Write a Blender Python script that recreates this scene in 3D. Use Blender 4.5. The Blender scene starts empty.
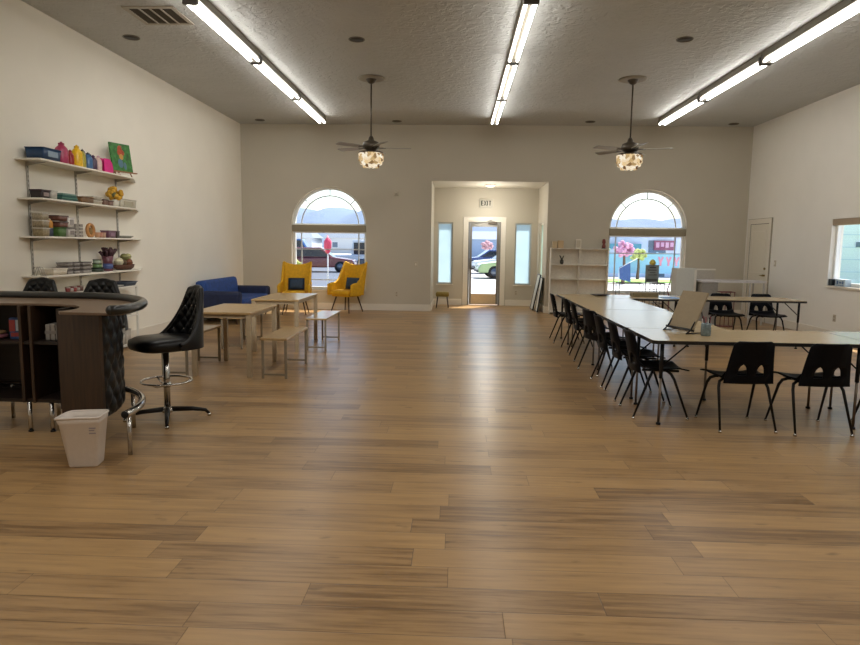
import bpy, bmesh, math, random
from math import sin, cos, pi, radians, sqrt
from mathutils import Vector, Matrix
random.seed(7)
SC = bpy.context.scene
COL = SC.collection

# ------------------------------------------------------------------ materials
def lin(c):
    if isinstance(c, str):
        c = c.lstrip('#'); c = [int(c[i:i+2], 16) / 255 for i in (0, 2, 4)]
    return tuple((x / 12.92 if x <= .04045 else ((x + .055) / 1.055) ** 2.4) for x in c)

def P(name, col, rough=.5, metal=0., var=.06, scale=30., bump=0., coat=0., spec=.5, stretch=None):
    """principled material with a procedural noise variation of the colour"""
    m = bpy.data.materials.new(name); m.use_nodes = True
    nt = m.node_tree; N = nt.nodes; L = nt.links
    b = N['Principled BSDF']
    c = lin(col)
    tc = N.new('ShaderNodeTexCoord'); mp = N.new('ShaderNodeMapping')
    if stretch: mp.inputs['Scale'].default_value = stretch
    L.new(tc.outputs['Object'], mp.inputs[0])
    nz = N.new('ShaderNodeTexNoise'); nz.inputs['Scale'].default_value = scale; nz.inputs['Detail'].default_value = 3
    L.new(mp.outputs[0], nz.inputs[0])
    rp = N.new('ShaderNodeValToRGB')
    rp.color_ramp.elements[0].position = .3; rp.color_ramp.elements[1].position = .7
    rp.color_ramp.elements[0].color = tuple(x * (1 - var) for x in c) + (1,)
    rp.color_ramp.elements[1].color = tuple(min(1, x * (1 + var)) for x in c) + (1,)
    L.new(nz.outputs['Fac'], rp.inputs[0]); L.new(rp.outputs[0], b.inputs['Base Color'])
    b.inputs['Roughness'].default_value = rough; b.inputs['Metallic'].default_value = metal
    b.inputs['Specular IOR Level'].default_value = spec
    b.inputs['Coat Weight'].default_value = coat; b.inputs['Coat Roughness'].default_value = .1
    if bump:
        bp = N.new('ShaderNodeBump'); bp.inputs['Strength'].default_value = bump; bp.inputs['Distance'].default_value = .01
        L.new(nz.outputs['Fac'], bp.inputs['Height']); L.new(bp.outputs[0], b.inputs['Normal'])
    return m

def EM(name, col, strength):
    m = bpy.data.materials.new(name); m.use_nodes = True
    nt = m.node_tree; nt.nodes.clear()
    e = nt.nodes.new('ShaderNodeEmission'); o = nt.nodes.new('ShaderNodeOutputMaterial')
    e.inputs[0].default_value = lin(col) + (1,); e.inputs[1].default_value = strength
    nt.links.new(e.outputs[0], o.inputs[0]); return m

def GLASS(name, tint='#ffffff', refl=.08):
    m = bpy.data.materials.new(name); m.use_nodes = True
    nt = m.node_tree; nt.nodes.clear(); N = nt.nodes
    t = N.new('ShaderNodeBsdfTransparent'); t.inputs[0].default_value = lin(tint) + (1,)
    g = N.new('ShaderNodeBsdfGlossy'); g.inputs['Roughness'].default_value = .02
    x = N.new('ShaderNodeMixShader'); o = N.new('ShaderNodeOutputMaterial')
    x.inputs[0].default_value = .05; nt.links.new(t.outputs[0], x.inputs[1]); nt.links.new(g.outputs[0], x.inputs[2])
    nt.links.new(x.outputs[0], o.inputs[0]); return m

def FROST(name, col, transp=.15):
    m = bpy.data.materials.new(name); m.use_nodes = True
    nt = m.node_tree; nt.nodes.clear(); N = nt.nodes
    tc = N.new('ShaderNodeTexCoord'); nz = N.new('ShaderNodeTexNoise'); nz.inputs['Scale'].default_value = 2.5
    rp = N.new('ShaderNodeValToRGB'); c = lin(col)
    rp.color_ramp.elements[0].color = tuple(x * .85 for x in c) + (1,); rp.color_ramp.elements[1].color = c + (1,)
    t = N.new('ShaderNodeBsdfTranslucent'); tr = N.new('ShaderNodeBsdfTransparent'); d = N.new('ShaderNodeBsdfDiffuse')
    x1 = N.new('ShaderNodeMixShader'); x1.inputs[0].default_value = .15
    x = N.new('ShaderNodeMixShader'); x.inputs[0].default_value = transp; o = N.new('ShaderNodeOutputMaterial')
    L = nt.links
    L.new(tc.outputs['Object'], nz.inputs[0]); L.new(nz.outputs['Fac'], rp.inputs[0])
    L.new(rp.outputs[0], t.inputs[0]); L.new(rp.outputs[0], d.inputs[0])
    L.new(t.outputs[0], x1.inputs[1]); L.new(d.outputs[0], x1.inputs[2])
    L.new(x1.outputs[0], x.inputs[1]); L.new(tr.outputs[0], x.inputs[2]); L.new(x.outputs[0], o.inputs[0]); return m

def floor_mat():
    m = bpy.data.materials.new('oak_planks'); m.use_nodes = True
    nt = m.node_tree; N = nt.nodes; L = nt.links; b = N['Principled BSDF']
    def M(op, a, bb=None, c=None):
        n = N.new('ShaderNodeMath'); n.operation = op
        for i, v in enumerate((a, bb, c)):
            if v is None: continue
            if isinstance(v, (int, float)): n.inputs[i].default_value = v
            else: L.new(v, n.inputs[i])
        return n.outputs[0]
    tc = N.new('ShaderNodeTexCoord'); sp = N.new('ShaderNodeSeparateXYZ'); L.new(tc.outputs['Object'], sp.inputs[0])
    X, Y = sp.outputs[0], sp.outputs[1]
    W_, LEN = .178, 1.25
    yr = M('DIVIDE', Y, W_); row = M('FLOOR', yr); fy = M('SUBTRACT', yr, row)
    wn = N.new('ShaderNodeTexWhiteNoise'); wn.noise_dimensions = '1D'; L.new(row, wn.inputs['W'])
    xs = M('ADD', M('DIVIDE', X, LEN), M('MULTIPLY', wn.outputs['Value'], 7.3))
    pid = M('FLOOR', xs); fx = M('SUBTRACT', xs, pid)
    cv = N.new('ShaderNodeCombineXYZ'); L.new(row, cv.inputs[0]); L.new(pid, cv.inputs[1])
    w2 = N.new('ShaderNodeTexWhiteNoise'); w2.noise_dimensions = '2D'; L.new(cv.outputs[0], w2.inputs['Vector'])
    # grain stretched along x
    gv = N.new('ShaderNodeCombineXYZ')
    L.new(M('ADD', M('MULTIPLY', X, 1.1), M('MULTIPLY', w2.outputs['Value'], 31.)), gv.inputs[0]); L.new(M('MULTIPLY', Y, 15.), gv.inputs[1])
    g = N.new('ShaderNodeTexNoise'); g.inputs['Scale'].default_value = 1.6; g.inputs['Detail'].default_value = 6; g.inputs['Roughness'].default_value = .62
    L.new(gv.outputs[0], g.inputs[0])
    gv2 = N.new('ShaderNodeCombineXYZ')
    L.new(M('ADD', M('MULTIPLY', X, 2.2), M('MULTIPLY', w2.outputs['Value'], 17.)), gv2.inputs[0]); L.new(M('MULTIPLY', Y, 5.5), gv2.inputs[1])
    kn = N.new('ShaderNodeTexNoise'); kn.inputs['Scale'].default_value = 2.2; kn.inputs['Detail'].default_value = 2; L.new(gv2.outputs[0], kn.inputs[0])
    knot = N.new('ShaderNodeMapRange'); knot.inputs[1].default_value = .66; knot.inputs[2].default_value = .78; L.new(kn.outputs['Fac'], knot.inputs[0])
    t = M('ADD', M('ADD', M('MULTIPLY', w2.outputs['Value'], .42), .1), M('MULTIPLY', M('SUBTRACT', g.outputs['Fac'], .5), 1.5))
    rp = N.new('ShaderNodeValToRGB'); cr = rp.color_ramp
    cr.elements[0].position = 0.; cr.elements[0].color = lin('#7c5f3e') + (1,)
    cr.elements[1].position = .95; cr.elements[1].color = lin('#bf9a66') + (1,)
    e = cr.elements.new(.32); e.color = lin('#a28157') + (1,)
    L.new(t, rp.inputs[0])
    # seams
    def edge(f, w): return M('MINIMUM', M('DIVIDE', M('MINIMUM', f, M('SUBTRACT', 1., f)), w), 1.)
    seam = M('MULTIPLY', edge(fy, .018), edge(fx, .0022))
    dark = M('MULTIPLY', M('ADD', M('MULTIPLY', seam, .6), .4), M('SUBTRACT', 1., M('MULTIPLY', knot.outputs[0], .5)))
    mx = N.new('ShaderNodeMix'); mx.data_type = 'RGBA'; mx.blend_type = 'MULTIPLY'; mx.inputs[0].default_value = 1
    cc = N.new('ShaderNodeCombineColor')
    for i in range(3): L.new(dark, cc.inputs[i])
    L.new(rp.outputs[0], mx.inputs[6]); L.new(cc.outputs[0], mx.inputs[7]); L.new(mx.outputs[2], b.inputs['Base Color'])
    b.inputs['Roughness'].default_value = .36
    L.new(M('ADD', .25, M('MULTIPLY', g.outputs['Fac'], .12)), b.inputs['Roughness'])
    bp = N.new('ShaderNodeBump'); bp.inputs['Strength'].default_value = .25; bp.inputs['Distance'].default_value = .003
    L.new(M('ADD', seam, M('MULTIPLY', g.outputs['Fac'], .25)), bp.inputs['Height']); L.new(bp.outputs[0], b.inputs['Normal'])
    return m

def ceiling_mat():
    m = P('knockdown_ceiling', '#b4b6b4', .55, var=.03, scale=2.)
    nt = m.node_tree; N = nt.nodes; L = nt.links; b = N['Principled BSDF']
    tc = N.new('ShaderNodeTexCoord')
    v = N.new('ShaderNodeTexNoise'); v.inputs['Scale'].default_value = 9.; v.inputs['Detail'].default_value = 4.; v.inputs['Distortion'].default_value = .8
    L.new(tc.outputs['Object'], v.inputs[0])
    rp = N.new('ShaderNodeValToRGB'); rp.color_ramp.elements[0].position = .45; rp.color_ramp.elements[1].position = .58
    L.new(v.outputs['Fac'], rp.inputs[0])
    bp = N.new('ShaderNodeBump'); bp.inputs['Strength'].default_value = .55; bp.inputs['Distance'].default_value = .012
    L.new(rp.outputs[0], bp.inputs['Height']); L.new(bp.outputs[0], b.inputs['Normal'])
    return m

def crystal_mat():
    m = bpy.data.materials.new('lit_crystals'); m.use_nodes = True
    nt = m.node_tree; nt.nodes.clear(); N = nt.nodes; L = nt.links
    tc = N.new('ShaderNodeTexCoord'); v = N.new('ShaderNodeTexVoronoi'); v.inputs['Scale'].default_value = 17
    L.new(tc.outputs['Object'], v.inputs[0])
    rp = N.new('ShaderNodeValToRGB'); cr = rp.color_ramp
    cr.elements[0].color = lin('#6b4a2c') + (1,); cr.elements[1].color = lin('#fff6e2') + (1,); e = cr.elements.new(.45); e.color = lin('#e9c68c') + (1,)
    sc = N.new('ShaderNodeSeparateColor'); L.new(v.outputs['Color'], sc.inputs[0]); L.new(sc.outputs[0], rp.inputs[0])
    e = N.new('ShaderNodeEmission'); e.inputs[1].default_value = .95; L.new(rp.outputs[0], e.inputs[0])
    o = N.new('ShaderNodeOutputMaterial'); L.new(e.outputs[0], o.inputs[0]); return m

def painting_mat():
    m = P('painted_canvas', '#2f6a2c', .6, var=.5, scale=22.)
    return m

M_ = {
 'wall': P('wall_paint_shaded', '#bdb6a6', .6, var=.02, scale=1.5, bump=.03),  # same wall paint, darkened to put the back wall's shade into the colour
 'wall_l': P('wall_paint_lit_left', '#ebe6d9', .6, var=.02, scale=1.5, bump=.03),  # same wall paint, lightened for the stronger light on the left wall
 'wall_r': P('wall_paint_lit_right', '#e4e1d9', .6, var=.02, scale=1.5, bump=.03),  # same wall paint, lightened for the light on the right wall
 'trim': P('white_trim_paint', '#ded8cb', .4, var=.02),
 'door': P('white_door_paint', '#d9d3c4', .42, var=.02),
 'floor': floor_mat(), 'ceil': ceiling_mat(),
 'alu': P('brushed_aluminium', '#8f8c84', .4, .6, var=.04),
 'bronze': P('grey_door_frame', '#85827a', .45, .3),
 'vinyl': P('white_vinyl', '#e8ebea', .35, var=.02),
 'muntin': P('grey_white_muntin', '#c3c9cc', .4, var=.02),
 'glass': GLASS('clear_pane'), 'frost': FROST('frosted_film', '#c8d8dc', .1), 'frost2': FROST('green_frosted_film', '#c9d8cf', .05),
 'blind': P('taupe_blind_cassette', '#8d8570', .6, var=.04),
 'tube': EM('fluorescent_tube', '#fffbf3', 19.),
 'housing': P('fixture_enamel', '#6f695c', .45, var=.03),
 'socket': P('tube_socket', '#4c4740', .5),
 'black': P('black_plastic', '#05070e', .5, var=.2, scale=60, spec=.14),
 'blackmetal': P('black_metal', '#17171a', .35, .4),
 'legmetal': P('dark_bronze_metal', '#1f1d1c', .35, .6),
 'chrome': P('chrome', '#c9c8c6', .12, 1., var=.02),
 'vinylblack': P('black_vinyl', '#08090b', .36, var=.15, scale=80, bump=.05, coat=.05, spec=.35),
 'rollblack': P('black_padded_vinyl', '#15191a', .28, var=.15, coat=.25),
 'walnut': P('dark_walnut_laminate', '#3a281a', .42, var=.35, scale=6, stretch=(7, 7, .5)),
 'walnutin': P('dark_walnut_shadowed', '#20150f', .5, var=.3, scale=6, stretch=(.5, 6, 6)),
 'bartop': P('brown_bar_laminate', '#6f5a47', .32, var=.12, scale=8, stretch=(1, 6, 1)),
 'white': P('white_laminate', '#dedad0', .4, var=.02),
 'whiteplastic': P('white_plastic', '#d8cfc6', .38, var=.02),
 'cream': P('cream_shelf', '#e2dccf', .45, var=.02),
 'standard': P('grey_steel_standard', '#a5a198', .4, .4),
 'oak': P('light_oak_top', '#ab8e62', .3, var=.12, scale=5, stretch=(8, 1, 1), coat=.2),
 'oakleg': P('pale_ash_leg', '#a8977c', .45, var=.08),
 'benchleg': P('greige_metal_leg', '#8f8471', .45, .2),
 'maple': P('tan_laminate_tabletop', '#b9a37d', .2, var=.05, scale=12, stretch=(1, 5, 1), coat=.0, spec=.42),
 'edge': P('black_edge_band', '#1b1a1a', .4),
 'yellow': P('mustard_velvet', '#d9a514', .75, var=.1, scale=20, bump=.05),
 'blue': P('royal_blue_velvet', '#173f80', .7, var=.25, scale=14, bump=.05),
 'navy': P('navy_velvet', '#0f1d3f', .7, var=.25, scale=14),
 'cushion': P('navy_teal_cushion', '#15304a', .6, var=.35, scale=18),
 'walleg': P('walnut_stained_leg', '#3d2818', .45, var=.2),
 'olive': P('olive_gold_velvet', '#8a7636', .75, var=.1),
 'tan': P('kraft_tan_board', '#998a70', .6, var=.05),
 'paperwhite': P('white_board', '#c8cac4', .5, var=.02),
 'fanmetal': P('dark_bronze_fan', '#4e463b', .4, .45),
 'fanblade': P('grey_fan_blade', '#8d8a80', .4, var=.06),
 'crystal': crystal_mat(),
 'grille': P('dark_grille', '#4d4538', .6),
 'lot': P('blue_grey_asphalt', '#525c6b', .9, var=.1, scale=.6),
 'asphalt': P('pale_concrete', '#bdbcba', .9, var=.08, scale=.6),
 'grass': P('bright_grass', '#8fb65a', .9, var=.25, scale=3.),
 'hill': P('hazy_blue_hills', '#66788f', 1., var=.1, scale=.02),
}
def C(name, col, rough=.5, metal=0., **k):
    if name not in M_: M_[name] = P(name, col, rough, metal, **k)
    return M_[name]

# ------------------------------------------------------------------ mesh builder
class MB:
    def __init__(s): s.v = []; s.f = []; s.sm = []
    def add(s, vs, fs, smooth=False):
        o = len(s.v); s.v += [tuple(v) for v in vs]
        for f in fs: s.f.append(tuple(i + o for i in f)); s.sm.append(smooth)
        return s
    def box(s, x0, x1, y0, y1, z0, z1, mat=None):
        vs = [Vector(p) for p in ((x0,y0,z0),(x1,y0,z0),(x1,y1,z0),(x0,y1,z0),(x0,y0,z1),(x1,y0,z1),(x1,y1,z1),(x0,y1,z1))]
        if mat: vs = [mat @ v for v in vs]
        return s.add(vs, [(0,3,2,1),(4,5,6,7),(0,1,5,4),(1,2,6,5),(2,3,7,6),(3,0,4,7)])
    def cbox(s, c, d, mat=None):
        return s.box(c[0]-d[0]/2, c[0]+d[0]/2, c[1]-d[1]/2, c[1]+d[1]/2, c[2]-d[2]/2, c[2]+d[2]/2, mat)
    def tube(s, pts, r, n=8, closed=False, cap=True):
        pts = [Vector(p) for p in pts]; m = len(pts)
        rs = r if isinstance(r, (list, tuple)) else [r] * m
        t0 = (pts[1] - pts[0]).normalized()
        up = Vector((0,0,1)) if abs(t0.z) < .9 else Vector((1,0,0))
        nrm = (up - t0 * up.dot(t0)).normalized(); rings = []
        for i in range(m):
            if closed: t = pts[(i+1) % m] - pts[i-1]
            elif i == 0: t = pts[1] - pts[0]
            elif i == m-1: t = pts[-1] - pts[-2]
            else: t = (pts[i+1]-pts[i]).normalized() + (pts[i]-pts[i-1]).normalized()
            t = t.normalized()
            nn = nrm - t * nrm.dot(t)
            if nn.length > 1e-6: nrm = nn.normalized()
            b = t.cross(nrm)
            rings.append([pts[i] + (nrm*cos(a) + b*sin(a)) * rs[i] for a in [2*pi*k/n for k in range(n)]])
        vs = [v for rg in rings for v in rg]; fs = []
        for i in range(m if closed else m-1):
            a, b2 = i*n, ((i+1) % m)*n
            for k in range(n): fs.append((a+k, a+(k+1) % n, b2+(k+1) % n, b2+k))
        s.add(vs, fs, True)
        if cap and not closed:
            s.add(rings[0], [tuple(range(n))[::-1]]); s.add(rings[-1], [tuple(range(n))])
        return s
    def cyl(s, p0, p1, r0, r1=None, n=16): return s.tube([p0, p1], [r0, r0 if r1 is None else r1], n)
    def lathe(s, prof, c=(0,0,0), n=24, sx=1., sy=1.):
        vs = []; fs = []; m = len(prof)
        for r, z in prof:
            for k in range(n):
                a = 2*pi*k/n; vs.append((c[0]+r*cos(a)*sx, c[1]+r*sin(a)*sy, c[2]+z))
        for i in range(m-1):
            for k in range(n): fs.append((i*n+k, i*n+(k+1) % n, (i+1)*n+(k+1) % n, (i+1)*n+k))
        s.add(vs, fs, True)
        if prof[0][0] > 1e-5: s.add(vs[:n], [tuple(range(n))[::-1]])
        if prof[-1][0] > 1e-5: s.add(vs[-n:], [tuple(range(n))])
        return s
    def prism(s, poly, a0, a1, axis='z'):
        n = len(poly)
        def pt(p, a): return {'z': (p[0],p[1],a), 'y': (p[0],a,p[1]), 'x': (a,p[0],p[1])}[axis]
        vs = [pt(p,a0) for p in poly] + [pt(p,a1) for p in poly]
        fs = [tuple(range(n))[::-1], tuple(range(n,2*n))] + [(i,(i+1) % n, n+(i+1) % n, n+i) for i in range(n)]
        return s.add(vs, fs)
    def grid(s, fn, nu, nv, smooth=True, closed=False):
        vs = [fn(i/(nu), j/(nv)) for j in range(nv+1) for i in range(nu+1)]
        fs = []
        for j in range(nv):
            for i in range(nu):
                a = j*(nu+1)+i; fs.append((a, a+1, a+nu+2, a+nu+1))
        return s.add(vs, fs, smooth)
    def ell(s, c, r, n=16, m=10, e=1.):
        def sp(x): return math.copysign(abs(x)**e, x)
        vs = []; fs = []
        for j in range(m+1):
            ph = -pi/2 + pi*j/m
            for k in range(n):
                a = 2*pi*k/n
                vs.append((c[0]+r[0]*sp(cos(ph))*sp(cos(a)), c[1]+r[1]*sp(cos(ph))*sp(sin(a)), c[2]+r[2]*sp(sin(ph))))
        for j in range(m):
            for k in range(n): fs.append((j*n+k, j*n+(k+1) % n, (j+1)*n+(k+1) % n, (j+1)*n+k))
        return s.add(vs, fs, True)
    def xf(s, mat): s.v = [tuple(mat @ Vector(v)) for v in s.v]; return s

def obj(name, mb, mat, parent=None, bevel=0., solid=0., soff=0., sub=0, smooth=False, loc=None, rz=0.):
    me = bpy.data.meshes.new(name); me.from_pydata(mb.v, [], mb.f); me.validate(); me.update()
    bm = bmesh.new(); bm.from_mesh(me); bmesh.ops.remove_doubles(bm, verts=bm.verts, dist=1e-5)
    bmesh.ops.recalc_face_normals(bm, faces=bm.faces) if not solid else None
    bm.to_mesh(me); bm.free()
    sm = mb.sm if len(mb.sm) == len(me.polygons) else None
    for i, p in enumerate(me.polygons): p.use_smooth = smooth or (sm[i] if sm else any(mb.sm))
    me.materials.append(M_[mat] if isinstance(mat, str) else mat)
    o = bpy.data.objects.new(name, me); COL.objects.link(o)
    if parent: o.parent = parent
    if loc: o.location = loc
    if rz: o.rotation_euler.z = rz
    if solid:
        d = o.modifiers.new('solid', 'SOLIDIFY'); d.thickness = solid; d.offset = soff
    if bevel:
        d = o.modifiers.new('bevel', 'BEVEL'); d.width = bevel; d.segments = 2; d.limit_method = 'ANGLE'
    if sub:
        d = o.modifiers.new('sub', 'SUBSURF'); d.levels = sub; d.render_levels = sub
    return o

def tag(o, label, cat, group=None):
    o['label'] = label; o['category'] = cat
    if group: o['group'] = group
    return o
def thing(name, label, cat, loc=(0,0,0), rz=0., group=None):
    o = bpy.data.objects.new(name, None); COL.objects.link(o); o.empty_display_size = .1
    o.location = loc; o.rotation_euler = (0,0,rz); return tag(o, label, cat, group)
def struct(name, mb, mat, parent=None, **k):
    o = obj(name, mb, mat, parent, **k)
    if not parent: o['kind'] = 'structure'
    return o
def dup(root, loc, rz, label, group=None):
    r = root.copy(); COL.objects.link(r); r.location = loc; r.rotation_euler = (0,0,rz); r['label'] = label
    if group: r['group'] = group
    for ch in list(root.children):
        c = ch.copy(); COL.objects.link(c); c.parent = r
        for g in list(ch.children):
            d = g.copy(); COL.objects.link(d); d.parent = c
    return r
def RZ(a): return Matrix.Rotation(a, 4, 'Z')
def RX(a): return Matrix.Rotation(a, 4, 'X')
def RY(a): return Matrix.Rotation(a, 4, 'Y')
def T(*p): return Matrix.Translation(p)

# ------------------------------------------------------------------ room
XL, XR, YB, H, YF = -4.89, 6.363, 14.68, 4.13, -3.2
TH = .24            # wall thickness shown in window reveals
struct('floor', MB().box(XL-.3, XR+.3, YF, 17.0, -.05, 0), 'floor')
struct('ceiling', MB().box(XL-.3, XR+.3, YF-.2, YB+TH, H, H+.1), 'ceil')
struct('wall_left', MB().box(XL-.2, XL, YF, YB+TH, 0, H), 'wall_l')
struct('wall_front', MB().box(XL-.2, XR+.2, YF-.2, YF, 0, H), 'wall')
# right wall with a window opening
RY0, RY1, RZ0, RZ1 = 9.2, 11.40, .90, 2.02
w = MB()
for (y0, y1, z0, z1) in ((YF, RY0, 0, H), (RY1, YB+TH, 0, H), (RY0, RY1, 0, RZ0), (RY0, RY1, RZ1, H)):
    w.box(XR, XR+.2, y0, y1, z0, z1)
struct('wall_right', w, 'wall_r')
# back wall with two arched openings and the entry opening
WIN = [(-2.91, .85, .45, 1.92), (4.22, .85, .47, 1.92)]     # centre x, half width, sill z, spring z
EX0, EX1, EZ = -.59, 2.0, 2.92
w = MB()
xs = XL
def slab(x0, x1, z0, z1): w.box(x0, x1, YB, YB+TH, z0, z1)
slab(XL, WIN[0][0]-.85, 0, H); slab(WIN[0][0]+.85, EX0, 0, H); slab(EX0, EX1, EZ, H)
slab(EX1, WIN[1][0]-.85, 0, H); slab(WIN[1][0]+.85, XR, 0, H)
for cx, hw, zs, zp in WIN:
    slab(cx-hw, cx+hw, 0, zs)
    n = 40
    for i in range(n):
        a0, a1 = pi - pi*i/n, pi - pi*(i+1)/n
        x0, z0, x1, z1 = cx+hw*cos(a0), zp+hw*sin(a0), cx+hw*cos(a1), zp+hw*sin(a1)
        vs = [(x0,YB,z0),(x1,YB,z1),(x1,YB,H),(x0,YB,H),(x0,YB+TH,z0),(x1,YB+TH,z1),(x1,YB+TH,H),(x0,YB+TH,H)]
        w.add(vs, [(0,1,2,3),(7,6,5,4),(4,5,1,0)])
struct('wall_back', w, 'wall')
# entry recess
EY = 16.40
struct('wall_entry_left', MB().box(EX0-.12, EX0, YB+TH, EY, 0, EZ), 'wall')
w = MB()
for (y0, y1, z0, z1) in ((YB+TH, 15.35, 0, EZ), (15.35, 16.05, 0, .75), (15.35, 16.05, 2.05, EZ), (16.05, EY, 0, EZ)):
    w.box(EX1, EX1+.12, y0, y1, z0, z1)
struct('wall_entry_right', w, 'wall')
struct('ceiling_entry', MB().box(EX0-.12, EX1+.12, YB+TH, EY+.15, EZ, EZ+.1), 'wall')
DX0, DX1, DZ = .27, 1.09, 2.09
SL = [(-.50, -.11), (1.44, 1.86)]; SZ0, SZ1 = .53, 2.07
w = MB()
def sl2(x0, x1, z0, z1): w.box(x0, x1, EY, EY+.15, z0, z1)
sl2(EX0-.12, SL[0][0], 0, EZ); sl2(SL[0][0], SL[0][1], 0, SZ0); sl2(SL[0][0], SL[0][1], SZ1, EZ)
sl2(SL[0][1], DX0, 0, EZ); sl2(DX0, DX1, DZ, EZ); sl2(DX1, SL[1][0], 0, EZ)
sl2(SL[1][0], SL[1][1], 0, SZ0); sl2(SL[1][0], SL[1][1], SZ1, EZ); sl2(SL[1][1], EX1+.12, 0, EZ)
struct('wall_entry_back', w, 'wall')
# baseboards
bb = .15
struct('baseboard_left', MB().box(XL, XL+.02, YF, YB, 0, bb), 'trim', bevel=.004)
struct('baseboard_right', MB().box(XR-.02, XR, YF, 13.50, 0, bb).box(XR-.02, XR, 14.60, YB, 0, bb), 'trim', bevel=.004)
struct('baseboard_back', MB().box(XL+.02, EX0, YB-.02, YB, 0, bb).box(EX1, XR-.02, YB-.02, YB, 0, bb), 'trim', bevel=.004)
struct('baseboard_entry', MB().box(EX0, .13, EY-.02, EY, 0, bb).box(1.23, EX1, EY-.02, EY, 0, bb)
       .box(EX0, EX0+.02, YB, EY-.02, 0, bb).box(EX1-.02, EX1, YB, EY-.02, 0, bb), 'trim', bevel=.004)
struct('trim_1', MB().box(DX0-.12, DX0, EY-.02, EY, 0, DZ+.12).box(DX1, DX1+.12, EY-.02, EY, 0, DZ+.12).box(DX0, DX1, EY-.02, EY, DZ, DZ+.12), 'trim', bevel=.004)

# arched windows
def arch_band(mb, cx, zp, r0, r1, y0, y1, n=40):
    for i in range(n):
        a0, a1 = pi*i/n, pi*(i+1)/n
        q = [(cx+r*cos(a), zp+r*sin(a)) for a, r in ((a0,r0),(a1,r0),(a1,r1),(a0,r1))]
        mb.add([(x,y0,z) for x,z in q]+[(x,y1,z) for x,z in q], [(0,1,2,3),(7,6,5,4),(0,4,5,1),(3,2,6,7)], False)
def arch_window(num, cx, hw, zs, zp):
    y = YB + .14
    f = MB(); arch_band(f, cx, zp, hw-.055, hw, y, y+.07)
    f.box(cx-hw, cx-hw+.055, y, y+.07, zs, zp); f.box(cx+hw-.055, cx+hw, y, y+.07, zs, zp)
    f.box(cx-hw+.055, cx+hw-.055, y, y+.07, zs, zs+.06); f.box(cx-hw+.055, cx+hw-.055, y, y+.07, zp-.07, zp+.03)
    fr = struct('window_%d' % num, f, 'vinyl')
    m = MB(); arch_band(m, cx, zp, hw-.205, hw-.180, y+.022, y+.045)
    for a in (45, 90, 135):
        a = radians(a); p = lambda r: (cx+r*cos(a), y+.032, zp+r*sin(a)); m.cyl(p(hw-.19), p(hw-.05), .012, n=6)
    obj('arch_muntin', m, 'muntin', fr)
    m = MB()
    for x in (cx-hw+.19, cx+hw-.19): m.box(x-.014, x+.014, y+.025, y+.04, zs+.05, zp-.05)
    for z in (zs+.22, zp-.55): m.box(cx-hw+.05, cx+hw-.05, y+.025, y+.04, z-.011, z+.011)
    obj('muntin', m, 'muntin', fr)
    g = MB(); n = 30
    pts = [(cx-hw+.05, zs+.05), (cx+hw-.05, zs+.05)] + [(cx+(hw-.05)*cos(pi*i/n), zp+(hw-.05)*sin(pi*i/n)) for i in range(n+1)]
    g.add([(x, y+.045, z) for x, z in pts], [tuple(range(len(pts)))])
    obj('pane', g, 'glass', fr)
    obj('window_sill', MB().box(cx-hw, cx+hw, YB-.01, y, zs-.02, zs), 'trim', fr)
    b = MB().box(cx-hw+.005, cx+hw-.005, YB+.02, YB+.12, zp-.155, zp-.0)
    obj('blind_cassette', b, 'blind', fr, bevel=.01)
    r = MB().box(cx-hw+.02, cx+hw-.02, YB+.05, YB+.065, zp-.185, zp-.15)
    obj('blind_bottom_bar', r, 'vinyl', fr)
arch_window(1, *WIN[0]); arch_window(2, *WIN[1])

# right wall window
x = XR + .10
f = MB()
for (y0,y1,z0,z1) in ((RY0,RY0+.06,RZ0,RZ1),(RY1-.06,RY1,RZ0,RZ1),(RY0+.06,RY1-.06,RZ0,RZ0+.06),(RY0+.06,RY1-.06,RZ1-.06,RZ1),(10.25,10.31,RZ0+.06,RZ1-.06)):
    f.box(x-.03, x+.03, y0, y1, z0, z1)
fr = struct('window_3', f, 'vinyl', bevel=.004)
obj('pane', MB().add([(x,RY0+.05,RZ0+.05),(x,RY1-.05,RZ0+.05),(x,RY1-.05,RZ1-.05),(x,RY0+.05,RZ1-.05)], [(0,1,2,3)]), 'glass', fr)
obj('window_sill', MB().box(XR-.03, x-.03, RY0-.02, RY1+.02, RZ0-.04, RZ0-.0), 'trim', fr, bevel=.005)
obj('blind_cassette', MB().box(XR+.005, XR+.065, RY0+.005, RY1-.005, RZ1-.11, RZ1-.002), C('shade_tan', '#a08d74', .6), fr, bevel=.006)

# entry sidelights
def sidelight(num, x0, x1):
    y = EY + .03
    f = MB()
    for (a,b,c,d) in ((x0,x0+.035,SZ0,SZ1),(x1-.035,x1,SZ0,SZ1),(x0+.035,x1-.035,SZ0,SZ0+.035),(x0+.035,x1-.035,SZ1-.035,SZ1)): f.box(a,b,y,y+.05,c,d)
    fr = struct('window_%d' % num, f, C('pale_frame','#b3b5b0',.4), bevel=.003)
    obj('pane', MB().box(x0+.03, x1-.03, y+.02, y+.026, SZ0+.03, SZ1-.03), 'frost', fr)
    obj('window_sill', MB().box(x0-.02, x1+.02, EY-.03, y, SZ0-.025, SZ0), 'trim', fr)
sidelight(4, *SL[0]); sidelight(5, *SL[1])
f = MB()
for (y0,y1,z0,z1) in ((15.35,15.39,.75,2.05),(16.01,16.05,.75,2.05),(15.39,16.01,.75,.79),(15.39,16.01,2.01,2.05)): f.box(EX1+.03, EX1+.07, y0, y1, z0, z1)
fr = struct('window_6', f, 'trim')
obj('pane', MB().box(EX1+.05, EX1+.055, 15.38, 16.02, .78, 2.02), 'frost2', fr)

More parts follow.
